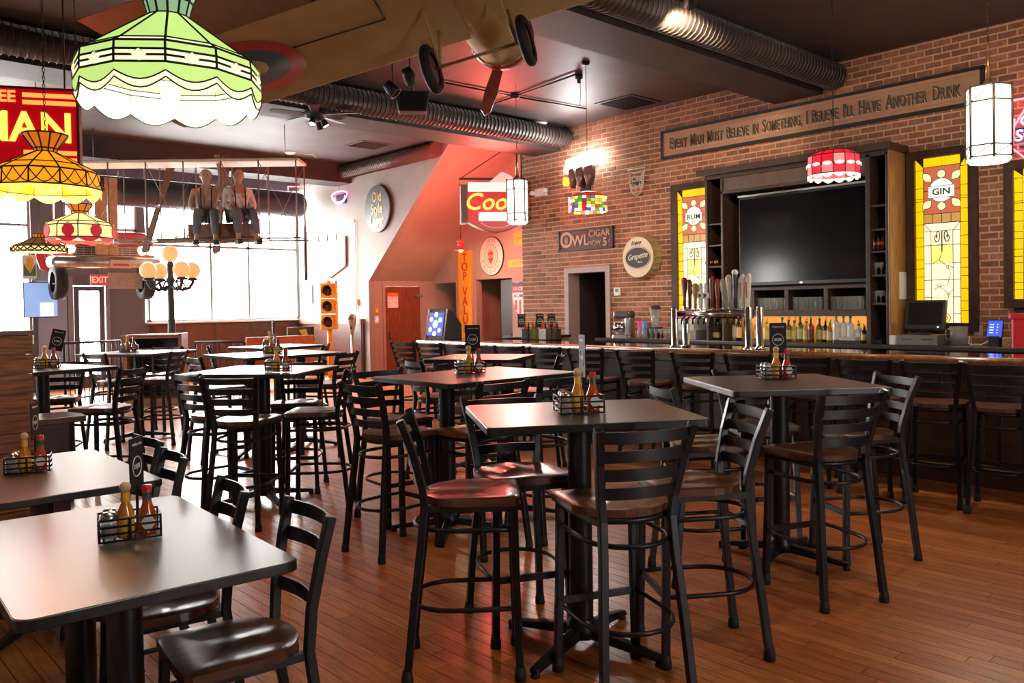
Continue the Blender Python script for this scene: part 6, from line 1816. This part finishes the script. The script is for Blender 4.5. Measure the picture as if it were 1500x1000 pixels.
r0, r1 = atZ(97, 553, 0.), None
railing('black iron railing left of the host stand before the door', (3.75, 15.2, 0), (4.75, 15.6, 0), 1.05, 13)
railing('black iron railing between the host stand and the table', (4.85, 15.65, 0), (5.6, 15.65, 0), 1.05, 9)
railing('black iron railing right of the host stand', (5.7, 14.6, 0), (6.3, 13.9, 0), 1.0, 9)

# ------------------------------------------------------------------ left wall pieces near the door
q = atY(60, 439, 17.9)
t = thing('wall_screen', 'bright bluish wall screen on the panel left of the door', 'screen', (q.x, 17.9, q.z))
MB().bb(-.30, .30, .0, .08, -.34, .34).build('case', BLACKPAINT, t, bevel=.008); MB().bb(-.285, .285, -.006, 0, -.325, .325).build('display', emis('pale_blue_display', (.3, .5, .9), .55), t); MB().bb(-.02, .22, -.009, -.006, -.32, -.05).build('display_patch', emis('pale_patch', (.7, .85, 1), .7), t); MB().bb(-.1, .1, .08, .6, -.1, .1).build('wall_arm', BLACKPAINT, t)
q = atY(43, 391, 17.9)
t = thing('corn_sign', 'white enamel sign with a yellow and green ear of corn', 'sign', (q.x, 17.9, q.z))
MB().prism(rrect(.24, .46, .03), -.01, .02, frame((0, 0, 0), (1, 0, 0), (0, 0, 1))).build('plate', WHITE, t)
Mq = frame((0, -.022, 0), (1, 0, 0), (0, 0, 1))
MB().prism([(-.05, -.05), (0, -.1), (.05, -.05), (.06, .16), (.03, .19), (-.03, .19), (-.06, .16)], 0, .004, Mq).build('corn_ear', YELLOW, t)
MB().prism([(-.1, -.17), (.1, -.17), (.1, .08), (.06, -.02), (0, -.12), (-.06, -.02), (-.1, .08)], .004, .008, Mq).build('husk', mat('husk_green', (.06, .2, .08), .5), t)
q = atY(62, 378, 17.9)
t = thing('red_boot_sign', 'red winged trade sign beside the corn sign', 'sign', (q.x, 17.95, q.z))
MB().prism([(-.12, .22), (.05, .24), (.05, -.02), (.16, -.2), (.12, -.26), (-.04, -.2), (-.1, 0)], 0, .03, frame((0, 0, 0), (1, 0, 0), (0, 0, 1))).build('red_plate', mat('sign_red', (.6, .04, .04), .4), t); MB().bb(-.1, .06, -.035, -.03, .1, .14).build('white_band', WHITE, t)
# red illuminated sign at the upper left
D = ray(30, 186); pos = D*(6.3/D.dot(_F))+Vector((0, 0, EYE))
t = thing('red_neon_sign', 'red illuminated sign with orange letters at the upper left', 'sign', pos)
ang = -.45
Mr = frame((0, 0, 0), (cos(ang), sin(ang), 0), (0, 0, 1))
RS = emis('deep_red_panel', (.32, .0, .004), .8); OR = emis('orange_letters', (1, .16, .03), 2.4)
MB().bb(-1.25, .405, -.31, .31, -.1, 0, Mr).build('sign_box', mat('sign_dark_red', (.12, .01, .01), .4), t)
MB().bb(-1.23, .385, -.29, .29, 0, .006, Mr).build('red_face', RS, t)
text('MAN', .315, emis('yellow_letters', (1, .35, .03), 4), Mr @ T3(.03, -.01, .012), t, bold=.02, depth=.006, sx=.95)
text('EE', .12, OR, Mr @ T3(-.085, .225, .012), t, bold=.02, depth=.005)
for z in (.245, .19, -.19, -.245):
    MB().bb(.02, .385, z-.016, z+.016, .006, .014, Mr).build('neon_bar', OR, t)
for u in (-.9, .3):
    MB().tube([Mr @ Vector((u, .31, -.05)), Mr @ Vector((u, 4.43-pos.z, -.05))], .007, 5).build('hanging_chain', CHAIN, t)
L = light('red_sign_glow', 'AREA', tuple(Mr @ Vector((.0, 0, .05))), 5, (1, .08, .03), .5, rot=Mr.to_3x3() @ Vector((0, 0, 1))); L.parent = t

# ------------------------------------------------------------------ traffic light and parking meter by the stair wall
TY = mat('signal_yellow', (.72, .36, .02), .45, noise=.08)
tp = atZ(487, 558, 0)
t = thing('traffic_light', 'yellow traffic light on a yellow post by the stair wall', 'traffic light', (9.05, 15.75, 0), -.75)
MB().tube([(0, 0, 0), (0, 0, 1.12)], .055, 10).build('post', TY, t)
MB().lathe([(.001, 0), (.16, 0), (.15, .04), (.06, .08)], 12).build('base', TY, t)
for i in range(3):
    z = 1.27+i*.335
    o = MB().bb(-.17, .17, -.09, .1, z-.162, z+.162).build('signal_section', TY, t, bevel=.015)
    MB().lathe([(.001, .0), (.11, 0), (.11, .012), (.001, .02)], 20, T3(0, -.09, z) @ RX(PI/2)).build('lens', mat('dark_lens_%d' % i, [(.01, .02, .015), (.03, .012, .005), (.03, .008, .008)][i], .15), o)
    MB().lathe([(.125, 0), (.125, .16), (.118, .16), (.118, 0)], 18, T3(0, -.09, z) @ RX(PI/2), a0=-.5, a1=PI+.5).build('visor', TY, o)
    for s in (-1, 1):
        MB().bb(s*.17-.02, s*.17+.02, .0, .04, z-.09, z-.06).bb(s*.17-.02, s*.17+.02, .0, .04, z+.06, z+.09).build('hinge', TY, o)
MB().bb(-.04, .04, -.02, .04, 2.1, 2.16).build('top_lug', TY, t, bevel=.01)
t = thing('parking_meter', 'old grey parking meter beside the traffic light', 'parking meter', (9.58, 15.72, 0), -.75)
MB().tube([(0, 0, 0), (0, 0, .98)], .03, 10).build('post', STEEL, t)
MB().lathe([(.001, .95), (.035, .95), (.05, 1.05), (.09, 1.2), (.11, 1.32), (.095, 1.39), (.05, 1.43), (.001, 1.44)], 16, Matrix.Diagonal((1, .6, 1, 1))).build('meter_head', mat('meter_grey', (.4, .36, .33), .35, .6), t)
MB().prism([(-.06, 0), (.06, 0), (.05, .06), (0, .085), (-.05, .06)], 0, .02, frame((0, -.055, 1.31), (1, 0, 0), (0, 0, 1))).build('window', mat('meter_window', (.12, .1, .09), .1), t); MB().bb(-.02, .02, -.06, -.035, 1.1, 1.16).build('coin_slot', BLACKPAINT, t)
# orange bench and dark screen in front of the wainscot
t = thing('orange_bench', 'orange-brown wooden bench back before the wainscot', 'bench', (8.0, 15.9, 0), 0)
OB = mat('orange_bench_wood', (.38, .12, .035), .45, noise=.25)
MB().bb(-.75, .75, 0, .05, .45, 1.0).build('bench_back', OB, t); MB().bb(-.75, .75, -.42, .0, .40, .45).build('bench_seat', OB, t)
for s in (-1, 1):
    MB().bb(s*.7-.03, s*.7+.03, -.4, .05, 0, .4).build('bench_leg', OB, t)
q = atY(441, 490, 16.6)
t = thing('dark_monitor', 'dark monitor with a yellow shape on its screen before the wainscot', 'monitor', (q.x, 16.6, 0))
MB().bb(-.32, .32, 0, .04, q.z-.17, q.z+.17).build('case', BLACKPAINT, t); MB().prism([(-.05, .1), (.12, .12), (.2, -.12), (.02, 0)], 0, .004, frame((0, -.004, q.z), (1, 0, 0), (0, 0, 1))).build('yellow_shape', mat('dull_yellow', (.35, .3, .02), .5), t); MB().bb(-.2, .2, -.1, .25, 0, .03).bb(-.03, .03, .0, .05, .03, q.z-.1).build('stand', BLACKPAINT, t)
